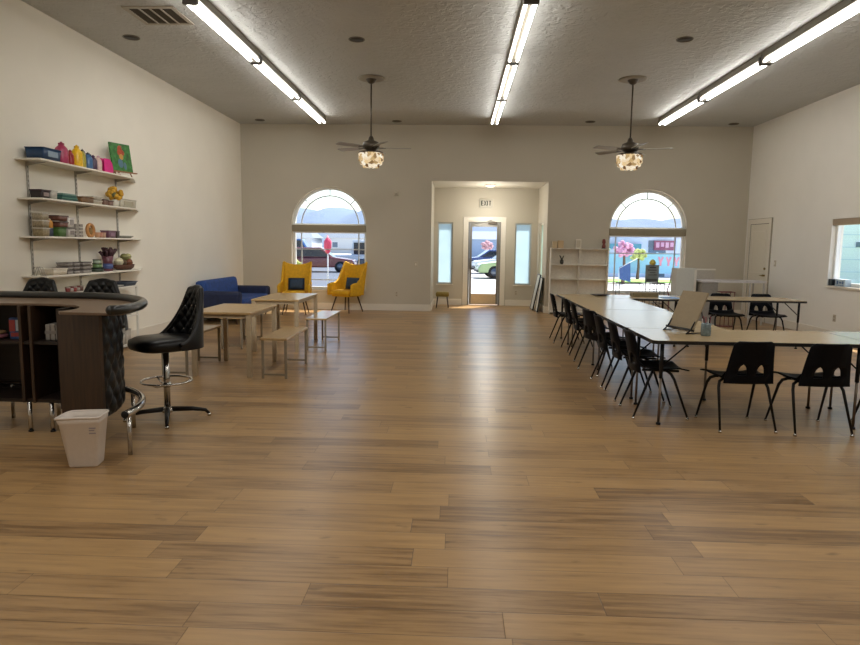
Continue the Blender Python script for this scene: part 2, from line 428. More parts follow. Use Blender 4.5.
# entry door
y = EY + .02
f = MB()
for (a,b,c,d) in ((DX0,DX0+.04,0,DZ),(DX1-.04,DX1,0,DZ),(DX0+.04,DX1-.04,DZ-.04,DZ)): f.box(a,b,EY,EY+.12,c,d)
dr = struct('door_1', f, 'bronze')
f = MB(); a0, a1 = DX0+.045, DX1-.045
for (a,b,c,d) in ((a0,a0+.055,.02,DZ-.045),(a1-.055,a1,.02,DZ-.045),(a0+.055,a1-.055,DZ-.12,DZ-.045)): f.box(a,b,y,y+.045,c,d)
leaf = obj('door_leaf', f, 'alu', dr, bevel=.003)
obj('bottom_rail', MB().box(a0+.055, a1-.055, y, y+.045, .02, .29), C('sunlit_kick_rail', '#cdb796', .45), leaf, bevel=.003)  # lightened colour stands in for sunlight on the rail
obj('pane', MB().box(a0+.055, a1-.055, y+.02, y+.026, .29, DZ-.12), 'glass', dr)
obj('push_handle', MB().tube([(a0+.03,y,.92),(a0+.03,y-.06,.92),(a0+.03,y-.06,1.14),(a0+.03,y,1.14)], .011, 8), 'blackmetal', dr)
obj('closer', MB().box(a1-.28, a1-.06, y-.06, y-.005, DZ-.06, DZ+.0).tube([(a1-.1,y-.03,DZ+.0),(a1-.3,y-.07,DZ+.02),(a1-.16,y-.03,DZ+.05)], .01, 6), 'fanmetal', dr)
# interior door in the right wall
dy0, dy1, dz = 13.60, 14.46, 2.03
f = MB()
for (a,b,c,d) in ((dy0-.1,dy0,0,dz+.1),(dy1,dy1+.1,0,dz+.1),(dy0,dy1,dz,dz+.1)): f.box(XR-.025,XR,a,b,c,d)
dr = struct('door_2', f, 'trim', bevel=.004)
f = MB().box(XR-.008, XR+.0, dy0+.006, dy1-.006, .01, dz-.006)
lf = obj('door_leaf', f, 'door', dr)
obj('door_gap_shade', MB().box(XR-.010, XR, dy0, dy0+.010, 0, dz).box(XR-.010, XR, dy1-.010, dy1, 0, dz).box(XR-.010, XR, dy0+.01, dy1-.01, dz-.01, dz), C('door_shadow_gap','#4f4a40',.8), dr)  # dark strips paint the shade line around the leaf
obj('casing_edge_shade', MB().box(XR-.028, XR, dy0-.108, dy0-.1, 0, dz+.108).box(XR-.028, XR, dy0-.1, dy1+.1, dz+.1, dz+.108), C('casing_edge_shadow','#9b9484',.6), dr)  # darker strips paint the shadow line along the casing
pn = MB()
for z0, z1 in ((.18,.86),(1.0,1.88)):
    for (a,b,c,d) in ((dy0+.13,dy0+.15,z0,z1),(dy1-.15,dy1-.13,z0,z1),(dy0+.13,dy1-.13,z0,z0+.02),(dy0+.13,dy1-.13,z1-.02,z1)): pn.box(XR-.016,XR-.008,a,b,c,d)
obj('panel_moulding', pn, 'trim', lf)
obj('lever_handle', MB().cyl((XR-.008,dy0+.08,.96),(XR-.06,dy0+.08,.96),.02,n=10).tube([(XR-.055,dy0+.08,.96),(XR-.055,dy0+.2,.955)],.011,8), C('aged_brass','#8a7a4a',.3,.8), dr)
obj('deadbolt', MB().cyl((XR-.008,dy0+.08,1.1),(XR-.03,dy0+.08,1.1),.025,n=12), C('aged_brass','#8a7a4a'), dr)

# ------------------------------------------------------------------ small wall fittings
def plate(name, label, cat, x, z, hgt, wall='back', y=None, holes='switch'):
    r = thing(name, label, cat, (x, YB if y is None else y, z), 0 if wall == 'back' else pi/2)
    # local: faces -y
    if wall == 'right': r.rotation_euler.z = -pi/2
    obj('cover_plate', MB().box(-.04,.04,-.008,0,-.06,.06), C('ivory_plate','#bdb3a0',.4), r, bevel=.003)
    if holes == 'switch': obj('toggle', MB().box(-.012,.012,-.018,-.008,-.025,.025), 'trim', r)
    else:
        for z2 in (-.027,.027): obj('socket_face', MB().box(-.018,.018,-.012,-.008,z2-.016,z2+.016), C('ivory_dark','#9f9684',.4), r)
    return r
plate('wall_outlet', 'ivory wall outlet low on back wall between yellow chairs and entry', 'outlet', -1.36, .38, 0, holes='outlet')
plate('light_switch', 'ivory light switch on back wall left of entry opening', 'light switch', -.93, 1.06, 0)
plate('light_switch', 'ivory light switch beside the white door on right wall', 'light switch', XR, 1.22, 0, 'right', 13.28)
plate('wall_outlet', 'ivory wall outlet under the right wall window', 'outlet', XR, .36, 0, 'right', 11.1, 'outlet')
plate('wall_outlet', 'ivory wall outlet in entry below right sidelight', 'outlet', 1.5, .33, 0, y=EY, holes='outlet')
t = thing('motion_sensor', 'small pale sensor high on back wall right of left arched window', 'sensor', (-1.38, YB, 2.63))
obj('sensor_body', MB().box(-.05,.05,-.03,0,-.05,.05), C('ivory_plate','#bdb3a0'), t, bevel=.01)
obj('sensor_lens', MB().ell((0,-.03,-.01),(.025,.012,.025)), C('ivory_dark','#9f9684'), t)
# exit sign
t = thing('exit_sign', 'white exit sign with dark letters above the entry door', 'exit sign', (.70, EY, 2.55))
obj('sign_body', MB().box(-.17,.17,-.05,0,-.105,.105), C('pale_sign','#b5b0a2',.5), t, bevel=.008)
L = MB()
def bar(x0,x1,z0,z1): L.box(x0,x1,-.054,-.05,z0,z1)
s = .024
for ox, ch in ((-.125,'E'),(-.055,'X'),(.018,'I'),(.062,'T')):
    if ch == 'E':
        bar(ox,ox+s,-.06,.06)
        for z in (-.06,-.008,.044): bar(ox,ox+.055,z,z+.016)
    elif ch == 'I': bar(ox,ox+s,-.06,.06)
    elif ch == 'T': bar(ox+.02,ox+.02+s,-.06,.06); bar(ox,ox+.058,.044,.06)
    else:
        for sg in (1,-1):
            L.box(-.009,.009,-.002,.002,-.067,.067, T(ox+.03,-.052,0) @ RY(sg*.42))
obj('sign_lettering', L, C('dark_green_black','#23281e',.5), t)

# ceiling fittings
def light_fixture(y0, y1, label):
    pass
tubes = [(-2.85,'left'),(.72,'middle'),(4.12,'right')]
pos = {'nearest the camera':(7.02,9.25),'in the middle':(9.28,11.51),'farthest, by the back wall':(11.54,13.77)}
proto = None
for fx, rn in tubes:
    for wh,(y0,y1) in pos.items():
        lab = 'twin tube ceiling light %s of the %s row' % (wh, rn)
        if wh.startswith('nearest'): lab = 'twin tube ceiling light nearest the camera in the %s row' % rn
        if proto is None:
            Ln = 2.23
            t = thing('tube_light', lab, 'ceiling light', (fx,y0,H), 0, 'fluorescent strip lights in three rows')
            obj('housing', MB().box(-.07,.07,0,Ln,-.095,-.0).prism([(-.07,-.095),(.07,-.095),(.02,-.115),(-.02,-.115)],0.,Ln,'y'), 'housing', t, bevel=.004)
            for sx in (-.052,.052):
                tb = obj('tube', MB().cyl((sx,.05,-.135),(sx,Ln-.05,-.135),.0165,n=12), 'tube', t)
            for yy in (0,Ln-.05):
                obj('end_socket', MB().box(-.08,.08,yy,yy+.05,-.162,-.06), 'socket', t, bevel=.005)
            proto = t
        else: dup(proto, (fx,y0,H), 0, lab)
def can(x, y, label):
    t = thing('recessed_downlight', label, 'downlight', (x,y,H), 0, 'unlit recessed downlights')
    obj('trim_ring', MB().tube([(.1*cos(2*pi*k/24),.1*sin(2*pi*k/24),-.006) for k in range(24)],.008,6,closed=True), 'housing', t)
    obj('baffle', MB().lathe([(.0,-.006),(.096,-.006),(.096,-.001)], n=24), C('dark_baffle','#2c261d',.6), t)
for x,y,l in ((-4.29,8.64,'dark recessed downlight beside the ceiling vent near left wall'),(-1.35,8.72,'dark recessed downlight between left and middle light rows, near'),
              (2.84,8.71,'dark recessed downlight between middle and right light rows, near'),(-4.3,14.2,'dark recessed downlight in far left ceiling corner'),
              (-1.34,14.25,'dark recessed downlight behind the left ceiling fan'),(2.76,14.2,'dark recessed downlight behind the right ceiling fan'),(5.8,14.35,'dark recessed downlight in far right ceiling corner'),
              (4.85,8.05,'dark recessed downlight beyond the right light row, at picture edge')):
    can(x,y,l)
t = thing('air_vent', 'square slotted ceiling air vent beside left light row', 'vent', (-3.55,7.84,H))
f = MB()
for (a,b,c,d) in ((-.3,.3,-.3,-.25),(-.3,.3,.25,.3),(-.3,-.25,-.25,.25),(.25,.3,-.25,.25)): f.box(a,b,c,d,-.015,0)
obj('vent_frame', f, C('vent_white','#a39b8b',.5), t, bevel=.003)
obj('vent_backing', MB().box(-.25,.25,-.25,.25,-.004,-.001), 'grille', t)
for k in range(3): obj('divider', MB().box(-.135+k*.125,-.115+k*.125,-.25,.25,-.014,-.004), C('vent_white','#a39b8b'), t)
s = MB()
for k in range(14): s.box(-.25,.25,-.235+k*.035,-.228+k*.035,-.01,-.004)
obj('louvre', s, 'grille', t)
t = thing('flush_light', 'small flush round light on entry ceiling', 'ceiling light', (.75,15.5,EZ))
obj('base_ring', MB().lathe([(0,-.000),(.13,-.000),(.13,-.02),(.11,-.025)],n=24), 'trim', t)
obj('diffuser', MB().lathe([(.11,-.022),(.08,-.05),(0,-.06)],n=24), EM('lit_diffuser','#fff1da',2.5), t)

# ceiling fans
def fan():
    t = thing('ceiling_fan', 'ceiling fan with lit crystal shade between left and middle light rows', 'ceiling fan', (-1.42,10.68,H), radians(8), 'ceiling fans with crystal drum lights')
    obj('medallion', MB().lathe([(.09,-.0),(.22,-.0),(.225,-.012),(.19,-.025),(.1,-.02)],n=32), C('medallion_paint','#8a8272',.5), t)
    obj('canopy', MB().lathe([(.085,-.001),(.085,-.03),(.05,-.075),(.02,-.09)],n=24), 'fanmetal', t)
    obj('downrod', MB().cyl((0,0,-.08),(0,0,-.96),.012,n=12), 'fanmetal', t)
    obj('motor_housing', MB().lathe([(.02,-.90),(.04,-.93),(.05,-.97),(.12,-1.0),(.14,-1.05),(.13,-1.10),(.07,-1.13),(.05,-1.17)],n=28), 'fanmetal', t)
    for k in range(5):
        a = 2*pi*k/5
        b = MB().prism([(.2,-.05),(.3,-.062),(.62,-.07),(.65,-.05),(.65,.05),(.62,.07),(.3,.062),(.2,.05)],-.004,.004)
        b.xf(RZ(a) @ T(0,0,-1.085) @ RX(radians(11)))
        bl = obj('blade', b, 'fanblade', t, bevel=.003)
        obj('blade_arm', MB().box(.1,.24,-.018,.018,-.006,.006).xf(RZ(a) @ T(0,0,-1.09)), 'fanmetal', bl)
    sh = obj('crystal_shade', MB().lathe([(.06,-1.16),(.18,-1.17),(.185,-1.22),(.185,-1.29),(.165,-1.30),(.16,-1.35),(.12,-1.37),(.1,-1.40),(0,-1.41)],n=28), 'crystal', t)
    c = MB()
    for (r, z, n) in ((.187,-1.195,22),(.187,-1.24,22),(.187,-1.285,22),(.165,-1.335,18),(.12,-1.385,12)):
        for k in range(n):
            a = 2*pi*k/n + z*7; c.ell((r*cos(a), r*sin(a), z),(.02,.02,.024),6,4)
    obj('crystal_bead', c, 'crystal', sh)['kind'] = 'stuff'
    obj('shade_rim', MB().lathe([(.18,-1.155),(.192,-1.155),(.192,-1.175),(.18,-1.175)],n=28), 'fanmetal', t)
    return t
f0 = fan()
dup(f0, (2.72,10.69,H), radians(-14), 'ceiling fan with lit crystal shade between middle and right light rows')

# ------------------------------------------------------------------ home bar
CX, CY = -3.12, 4.42
def earc(a, b, t0, t1, n):
    return [(CX+a*cos(radians(t0+(t1-t0)*i/n)), CY+b*sin(radians(t0+(t1-t0)*i/n))) for i in range(n+1)]
XE = -4.72
bar_ = thing('home_bar', 'curved dark walnut home bar with tufted black padded front', 'bar counter', (0,0,0))
# end panel
e0, e1 = Vector((-2.845,4.475,0)), Vector((-2.472,4.357,0)); d = (e1-e0).normalized(); nn = Vector((-d.y,d.x,0))
q = [e0, e1, e1+nn*.025, e0+nn*.025]
obj('end_panel', MB().prism([(p.x,p.y) for p in q], .235, .985), 'walnut', bar_, bevel=.002)
# padded tufted front
path = earc(.615,.78,-1,90,40) + [(CX-(CX-XE)*k/24, CY+.78) for k in range(1,25)]
acc = [0.]
for i in range(1,len(path)): acc.append(acc[-1]+sqrt((path[i][0]-path[i-1][0])**2+(path[i][1]-path[i-1][1])**2))
def at(s):
    s = max(0,min(acc[-1]-1e-6,s)); i = 0
    while acc[i+1] < s: i += 1
    f = (s-acc[i])/(acc[i+1]-acc[i]); p, q2 = path[i], path[i+1]
    tx, ty = q2[0]-p[0], q2[1]-p[1]; l = sqrt(tx*tx+ty*ty)
    return p[0]+f*tx, p[1]+f*ty, ty/l, -tx/l
def padf(u, v):
    s = u*acc[-1]; x, y, nx, ny = at(s); z = .215 + v*.77
    a, b = s/.13, z/.19
    h = sqrt(abs(sin(pi*(a+b)/1.))*abs(sin(pi*(a-b)/1.)))
    e = min(1., min(v,1-v)/.09, s/.05); e = sqrt(max(0,1-(1-e)**2))
    o = -.01 + e*(.022 + .026*h)
    return (x+nx*o, y+ny*o, z)
obj('padded_front', MB().grid(padf, 210, 52), 'vinylblack', bar_, smooth=True)
# back panel behind pad (inner face)
pin = earc(.585,.745,-3,90,24) + [(XE, CY+.745)]
g = MB()
for i in range(len(pin)-1):
    (x0,y0),(x1,y1) = pin[i],pin[i+1]; g.add([(x0,y0,.235),(x1,y1,.235),(x1,y1,.985),(x0,y0,.985)], [(0,1,2,3)])
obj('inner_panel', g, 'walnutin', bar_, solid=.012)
inn = [(CX+.275*cos(radians(a)), CY+.36*sin(radians(a))) for a in (0,15,30,45,60,75,90)]
def deck(z0, z1, name, mat):
    poly = [(-2.845,4.49)] + [(p[0]+.0,p[1]) for p in inn[1:]] + [(XE, 4.78)] + list(reversed(pin))
    return obj(name, MB().prism(poly, z0, z1), mat, bar_)
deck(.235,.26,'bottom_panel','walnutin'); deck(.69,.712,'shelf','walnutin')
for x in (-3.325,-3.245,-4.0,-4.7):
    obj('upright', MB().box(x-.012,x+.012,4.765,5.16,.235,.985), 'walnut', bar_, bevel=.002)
obj('upright', MB().box(-2.93,-2.905,4.60,5.0,.235,.985), 'walnutin', bar_)
# top
def earc2(a, b, cy, t0, t1, n): return [(x, y-CY+cy) for x, y in earc(a, b, t0, t1, n)]
RIM = [(CX+.80,4.235),(CX+.842,4.262)] + earc2(.855,.98,4.32,-1,90,32) + [(XE, 5.30)]
outer = [(CX+.44,4.245),(CX+.72,4.235)] + RIM
innt = [(XE,4.79)] + [(CX+.42*cos(radians(a)), CY+.385*sin(radians(a))) for a in range(90,-23,-6)]
obj('bar_top', MB().prism(innt + outer, .985, 1.003), 'bartop', bar_, bevel=.003)
rp = [(x,y,1.022) for x,y in RIM]
rb = MB().tube(rp, .034, 14)
rb.ell((rp[0][0],rp[0][1],1.022),(.03,.034,.034))
obj('arm_rest_roll', rb, 'rollblack', bar_)
for (x,y) in ((-3.3,4.79),(-3.13,4.80),(-4.6,4.8),(-2.8,4.62),(-4.6,5.15),(-3.3,5.15)):
    lg = obj('leg', MB().cyl((x,y,.0),(x,y,.236),.016,n=12), 'chrome', bar_)
    obj('leg_foot', MB().lathe([(.019,0),(.021,.006),(.016,.014)],(x,y,0),12), 'blackmetal', lg)
rl = [(x,y,.30) for x,y in earc2(.86,.86,4.30,-3,90,30)] + [(XE,5.16,.30)]
rail = obj('foot_rail', MB().tube(rl, .026, 14), 'chrome', bar_)
obj('rail_end_cap', MB().ell((rl[0][0],rl[0][1]-.005,.30),(.027,.012,.027)), 'blackmetal', rail)
for (x,y) in ((rl[1][0],rl[1][1]),(rl[17][0],rl[17][1]),(-3.7,5.16)):
    obj('rail_post', MB().cyl((x,y,.0),(x,y,.29),.015,n=12), 'chrome', rail)
# things in the bar
t = thing('snack_box', 'small blue and red printed box standing in the bar shelf', 'box', (-3.44,4.92,.712), .1)
obj('carton', MB().box(-.055,.055,-.03,.03,0,.165), C('carton_blue','#35507e',.5,var=.5,scale=25), t, bevel=.003)
obj('printed_label', MB().box(-.054,-.01,-.032,-.03,.06,.15).box(-.045,.045,-.0325,-.03,.02,.05), C('carton_red','#9c3b3a',.5), t)
obj('pale_label', MB().box(-.005,.05,-.0315,-.03,.065,.15), C('carton_pale','#a9b4bd',.5), t)
t = thing('paper_towel_pack', 'white ridged paper bundle lying in the bar shelf right compartment', 'paper towels', (-3.09,4.93,.712), .05)
tw = MB()
for k in range(5): tw.box(-.10+k*.04,-.064+k*.04,-.07,.07,0,.125+.004*(k % 2))
obj('paper_bundle', tw, C('paper_grey','#a8a29a',.7), t, bevel=.008)
obj('wrapper_band', MB().box(-.102,.10,-.072,.072,.05,.075), C('paper_dim','#8f8a86',.6), t)
t = thing('folded_cloth', 'pink and tan folded cloth at left end of the bar shelf', 'cloth', (-3.62,4.9,.712))
obj('cloth_fold', MB().ell((0,0,.02),(.09,.07,.022),e=.7), C('pink_cloth','#86505a',.8,var=.3), t)
obj('cloth_fold', MB().ell((.02,0,.05),(.06,.05,.014),e=.7), C('tan_cloth','#8d7350',.8,var=.3), t)

# bar stools
def bar_stool():
    t = thing('bar_stool', 'black tufted swivel bar stool with chrome post right of the bar', 'bar stool', (-2.42,5.25,0), 0, 'black tufted bar stools')
    # local: faces +x
    obj('post', MB().cyl((0,0,.07),(0,0,.62),.026,n=16).lathe([(.045,.06),(.05,.08),(.03,.11)],n=16), 'chrome', t)
    for k in range(4):
        a = pi/2*k - radians(25)
        lg = obj('base_leg', MB().tube([(.03*cos(a),.03*sin(a),.085),(.2*cos(a),.2*sin(a),.075),(.30*cos(a),.30*sin(a),.055),(.33*cos(a),.33*sin(a),.02)],[.024,.02,.016,.012],8), 'legmetal', t)
        obj('glide', MB().cyl((.33*cos(a),.33*sin(a),0),(.33*cos(a),.33*sin(a),.025),.016,n=10), 'chrome', lg)
    rg = obj('foot_ring', MB().tube([(.20*cos(2*pi*k/28),.20*sin(2*pi*k/28),.34) for k in range(28)], .010, 8, closed=True), 'chrome', t)
    st = MB()
    for a in (.5, .5+2*pi/3, .5+4*pi/3):
        st.tube([(.02*cos(a),.02*sin(a),.30),(.12*cos(a),.12*sin(a),.305),(.197*cos(a),.197*sin(a),.34)],.008,6)
    obj('ring_spoke', st.cyl((0,0,.285),(0,0,.325),.034,n=14), 'chrome', rg)
    def seatf(u, v):
        a = 2*pi*u
        r = [0,.20,.235,.245,.24,.2,0][int(round(v*6))]; z = [.62,.62,.635,.67,.705,.73,.735][int(round(v*6))]
        ex = 1.12 if cos(a) > 0 else 1.0
        c, s = cos(a), sin(a); k = (abs(c)**3+abs(s)**3)**(-1/3)
        return (r*k*c*ex, r*k*s, z)
    obj('seat', MB().grid(seatf, 40, 6), 'vinylblack', t, smooth=True)
    def hgt(s): return .68 + .46*(1. if s < .33 else max(0,1-(s-.33)/.67)**2.0)
    def mk(off, tuft):
        def f(u, v):
            s = (u*2-1); a = pi + s*radians(88)
            top = hgt(abs(s)) + (.010*cos(s*10) if abs(s) < .36 else 0); z = .635 + (top-.635)*v
            k = max(0,z-.70)/.44
            r = .245 + off; c, sn = cos(a), sin(a); q = (abs(c)**2.6+abs(sn)**2.6)**(-1/2.6)
            o = 0
            if tuft:
                p, qq = s*4.2, z/.105
                o = -.018*sqrt(abs(sin(pi*(p+qq)))*abs(sin(pi*(p-qq))))*min(1,(1-v)/.08)
            rr = (r+o)*q
            return (rr*c - .03*k, rr*sn*(1-.24*k), z)
        return f
    b = MB().grid(mk(.0,True), 110, 46); b.grid(mk(.04,False), 60, 12)
    # rim closing inner and outer
    fi, fo = mk(.0,False), mk(.04,False)
    rim = [fi(i/60,1) for i in range(61)]; ro = [fo(i/60,1) for i in range(61)]
    b.tube([((p[0]+q[0])/2,(p[1]+q[1])/2,(p[2]+q[2])/2) for p,q in zip(rim,ro)], .022, 8)
    bk = obj('backrest', b, 'vinylblack', t, smooth=True)
    fn = mk(-.004,False)
    for j in range(1,5):
        for i in range(-3,4):
            s = (i + (.5 if j % 2 else 0))/4.2
            z = .70 + j*.105 - .035
            h = hgt(abs(s))
            if abs(s) < .8 and z < h-.04:
                p = fn((s+1)/2, (z-.635)/(h-.635)); obj('button', MB().ell(p,(.009,.009,.009),6,4), 'chrome', bk)
    return t
st0 = bar_stool(); st0.rotation_euler.z = radians(228)
s1_ = dup(st0, (-3.60,6.22,0), radians(-84), 'black tufted bar stool behind the bar, back in front of cube shelf')
s2_ = dup(st0, (-4.27,6.22,0), radians(-90), 'black tufted bar stool behind the bar, leftmost, back under the lowest wall shelf')

st0.scale = (1,1,.96); s1_.scale = s2_.scale = (1., 1.1, .945)
# waste bin
def rr_ring(hx, hy, r, z, n=6):
    pts = []
    for cx, cy, a0 in ((hx-r,hy-r,0),(-hx+r,hy-r,90),(-hx+r,-hy+r,180),(hx-r,-hy+r,270)):
        for k in range(n+1):
            a = radians(a0+90*k/n); pts.append((cx+r*cos(a), cy+r*sin(a), z))
    return pts
def loft(mb, rings, cap0=True, cap1=False):
    n = len(rings[0]); vs = [p for r in rings for p in r]; fs = []
    for i in range(len(rings)-1):
        for k in range(n): fs.append((i*n+k, i*n+(k+1) % n, (i+1)*n+(k+1) % n, (i+1)*n+k))
    if cap0: fs.append(tuple(range(n))[::-1])
    if cap1: fs.append(tuple(range((len(rings)-1)*n, len(rings)*n)))
    mb.add(vs, fs, True); return mb
t = thing('waste_bin', 'white plastic waste bin on the floor at the bar end', 'waste bin', (-2.455,4.10,0), radians(10))
t.scale = (.84,.86,.98)
b = MB(); loft(b, [rr_ring(.105,.085,.03,.0), rr_ring(.108,.088,.03,.01), rr_ring(.142,.112,.035,.30), rr_ring(.146,.116,.035,.305), rr_ring(.148,.118,.036,.345), rr_ring(.139,.109,.034,.345), rr_ring(.135,.105,.034,.30), rr_ring(.1,.08,.03,.012)], True, True)
def spout(p):
    x, y, z = p
    if z > .24 and x < 0:
        k = max(0,1-(y/.125)**2)*min(1,-x/.12)*(z-.24)/.105
        return (x-.06*k, y, z-.022*k)
    return p
b.v = [spout(p) for p in b.v]
obj('bucket', b, 'whiteplastic', t, smooth=True)
ring = []
base = rr_ring(.148,.118,.036,.345,8); ring = []
for i in range(len(base)):
    p, q = Vector(base[i]), Vector(base[(i+1) % len(base)])
    m = max(1,int((q-p).length/.02)); ring += [tuple(p.lerp(q,j/m)) for j in range(m)]
rim = MB().tube([spout(p) for p in ring], .008, 8, closed=True)
obj('pouring_rim', rim, 'whiteplastic', t, smooth=True)
mk = MB()
for k,(a,bw) in enumerate(((.27,.05),(.255,.04),(.235,.05))): mk.box(.05,.05+bw,-.1125+.0,-.111,a,a+.008)
mk.xf(T(.02,0,0))
obj('grey_marking', mk, C('grey_print','#9a949a',.6), t)

# ------------------------------------------------------------------ left wall shelving
SY0, SY1 = 7.09, 9.75
for i,(z,lab,y1) in enumerate(((2.385,'white wall shelf at the top, holding paint bottles and canvas',9.15),(1.955,'white wall shelf second from top, holding clear bins and flowers',9.20),
                     (1.53,'white wall shelf third from top, holding stacked craft containers',9.25),(1.085,'white wall shelf at the bottom, holding basket and brushes',9.25))):
    t = thing('wall_shelf', lab, 'shelf', (XL,0,z), 0, 'white shelves on the left wall')
    obj('shelf_board', MB().prism([(0,SY0),(.30,SY0),(.30,y1),(.02,y1+.62),(0,y1+.62)],-.02,0), 'cream', t, bevel=.003)
    for y in (7.29,8.23,9.21):
        obj('bracket', MB().prism([(.0,-.02),(.22,-.02),(.22,-.026),(.02,-.06),(0,-.06)],y-.005,y+.005,'y'), 'standard', t)
for y,l in ((7.29,'left'),(8.23,'middle'),(9.21,'right')):
    t = thing('shelf_standard', 'grey slotted steel wall standard, %s of the three holding the shelves' % l, 'shelf standard', (XL,y,0))
    obj('channel', MB().box(0,.012,-.016,.016,.80,2.40), 'standard', t)
    s = MB()
    for k in range(30): s.box(.012,.0135,-.004,.004,.84+k*.052,.865+k*.052)
    obj('slot_row', s, 'socket', t)
def shx(d=.16): return XL + d
# helper shapes for shelf contents (local x = out of the wall, y along the shelf)
def bottle(label, y, z, r, h, col, cap, d=.16, handle=False, name='paint_bottle', cat='bottle'):
    t = thing(name, label, cat, (shx(d),y,z))
    obj('bottle_body', MB().lathe([(r*.94,0),(r,.01),(r,h*.62),(r*.8,h*.74),(r*.42,h*.84),(r*.4,h*.88)],n=18), C('plastic_'+col,col,.35,var=.15), t)
    obj('cap', MB().lathe([(r*.45,h*.87),(r*.45,h*.94),(r*.2,h*.95),(r*.14,h),(0,h)],n=12), C('plastic_'+cap,cap,.4), t)
    if handle: obj('handle', MB().tube([(0,r*.5,h*.84),(0,r*1.1,h*.9),(0,r*1.2,h*.72),(0,r*.95,h*.6)],r*.16,6), C('plastic_'+cap,cap), t)
    return t
def tub(name, label, cat, y, z, wx, wy, h, col, d=.16, lid=None, label_col=None, rz=0., rim=True):
    t = thing(name, label, cat, (shx(d),y,z), rz)
    b = MB(); loft(b, [rr_ring(wx*.46,wy*.46,.012,0), rr_ring(wx*.5,wy*.5,.014,h), rr_ring(wx*.5-.006,wy*.5-.006,.012,h), rr_ring(wx*.46-.006,wy*.46-.006,.01,.006)], True, True)
    obj('tub_body', b, C('tub_'+col,col,.4,var=.12), t)
    if lid: obj('lid', MB().box(-wx*.52,wx*.52,-wy*.52,wy*.52,h,h+.014), C('tub_'+lid,lid,.4), t, bevel=.004)
    elif rim: obj('rim', MB().tube(rr_ring(wx*.51,wy*.51,.014,h), .005, 6, closed=True), C('tub_'+col,col), t)
    if label_col: obj('label_patch', MB().box(wx*.5+.0,wx*.5+.004,-wy*.28,wy*.28,h*.3,h*.8), C('tub_'+label_col,label_col,.5), t)
    return t
Z1,Z2,Z3,Z4 = 2.385,1.955,1.53,1.085
tub('storage_bin','navy blue plastic bin at left end of the top shelf','bin',7.36,Z1,.22,.33,.13,'#1b3a5c',label_col='#8295a5')
bottle('large magenta paint bottle beside the navy bin on top shelf',7.69,Z1,.075,.265,'#a03355','#8d2c48',.17)
bottle('slim dark red paint bottle between magenta and yellow bottles',7.865,Z1,.04,.2,'#8c1c22','#7a171d',.17)
bottle('tall yellow paint bottle on top shelf',7.97,Z1,.065,.27,'#d9ae1d','#d1a51a',.19)
bottle('slim olive green paint bottle with black pump on top shelf',8.09,Z1,.04,.24,'#99902a','#15171d',.19,True)
bottle('blue paint bottle with dark handle on top shelf',8.21,Z1,.055,.215,'#38608d','#1a2233',.19,True)
bottle('dark purple paint bottle right of the blue bottle on top shelf',8.33,Z1,.045,.2,'#3a2240','#4a2b50',.19)
bottle('pale pink clear bottle right of the purple bottle on top shelf',8.45,Z1,.042,.21,'#cdb0a8','#c8a7b5',.19)
t = thing('letter_sorter','hot pink round topped stand beside the green painting','letter holder',(shx(.16),8.66,Z1))
pr = [(-.11,0),(.11,0),(.11,.06)] + [(.11*cos(radians(a))+.0,.06+.13*sin(radians(a))) for a in range(15,91,15)] + [(-.11,.19)]
for x in (-.05,.0,.05): obj('plate', MB().prism(pr,x-.004,x+.004,'x'), C('hot_pink','#d3157e',.4), t)
obj('base', MB().box(-.06,.06,-.115,.115,0,.012), C('hot_pink','#d3157e'), t)
t = thing('red_card','red flat card lying in front of the small easel','card',(shx(.25),8.76,Z1))
obj('card_sheet', MB().box(-.04,.04,-.06,.06,0,.006), C('red_card','#b23a34',.5), t); obj('card_edge', MB().box(-.04,.04,.035,.058,.006,.008), C('carton_pale','#a9b4bd'), t)
t = thing('table_easel','small wooden table easel at right end of top shelf','easel',(shx(.17),9.02,Z1),radians(-18))
obj('leg', MB().tube([(.07,-.15,0),(-.01,-.02,.36)],.008,6), C('easel_wood','#8d5f38',.5), t)
obj('leg', MB().tube([(.07,.15,0),(-.01,.02,.36)],.008,6), C('easel_wood','#8d5f38'), t)
obj('rear_leg', MB().tube([(-.12,0,0),(-.01,0,.38)],.008,6), C('easel_wood','#8d5f38'), t)
obj('ledge', MB().box(.055,.10,-.22,.22,.05,.065), C('easel_wood','#8d5f38'), t)
obj('mast', MB().box(-.025,-.008,-.012,.012,.05,.44), C('easel_wood','#8d5f38'), t); obj('top_clip', MB().box(-.02,.02,-.03,.03,.36,.42), C('easel_clip','#8c5148',.5), t)
t = thing('canvas_painting','green painted canvas with a red bird shape on the small easel','painting',(shx(.17)+.055,9.02-.02,Z1+.068),radians(-18))
t.scale = (1,.92,1.06)
tilt = RY(radians(-9))
obj('canvas', MB().box(-.01,.012,-.19,.19,0,.36,tilt), painting_mat(), t)
pp = MB()
for (y,z,ry,rz2) in ((0,.24,.07,.05),(-.01,.28,.045,.05)): pp.ell((.012,y,z),(.004,ry,rz2),12,6)
obj('painted_red_shape', pp.xf(tilt), C('paint_red','#a3401f',.6,var=.3), t)
obj('painted_orange_shape', MB().ell((.013,.0,.19),(.004,.04,.045),12,6).xf(tilt), C('paint_orange','#b88a3a',.6), t)
obj('painted_blue_shape', MB().ell((.013,-.03,.10),(.004,.05,.06),12,6).ell((.013,.05,.07),(.004,.03,.05),10,6).xf(tilt), C('paint_blue','#4c6f83',.6), t)
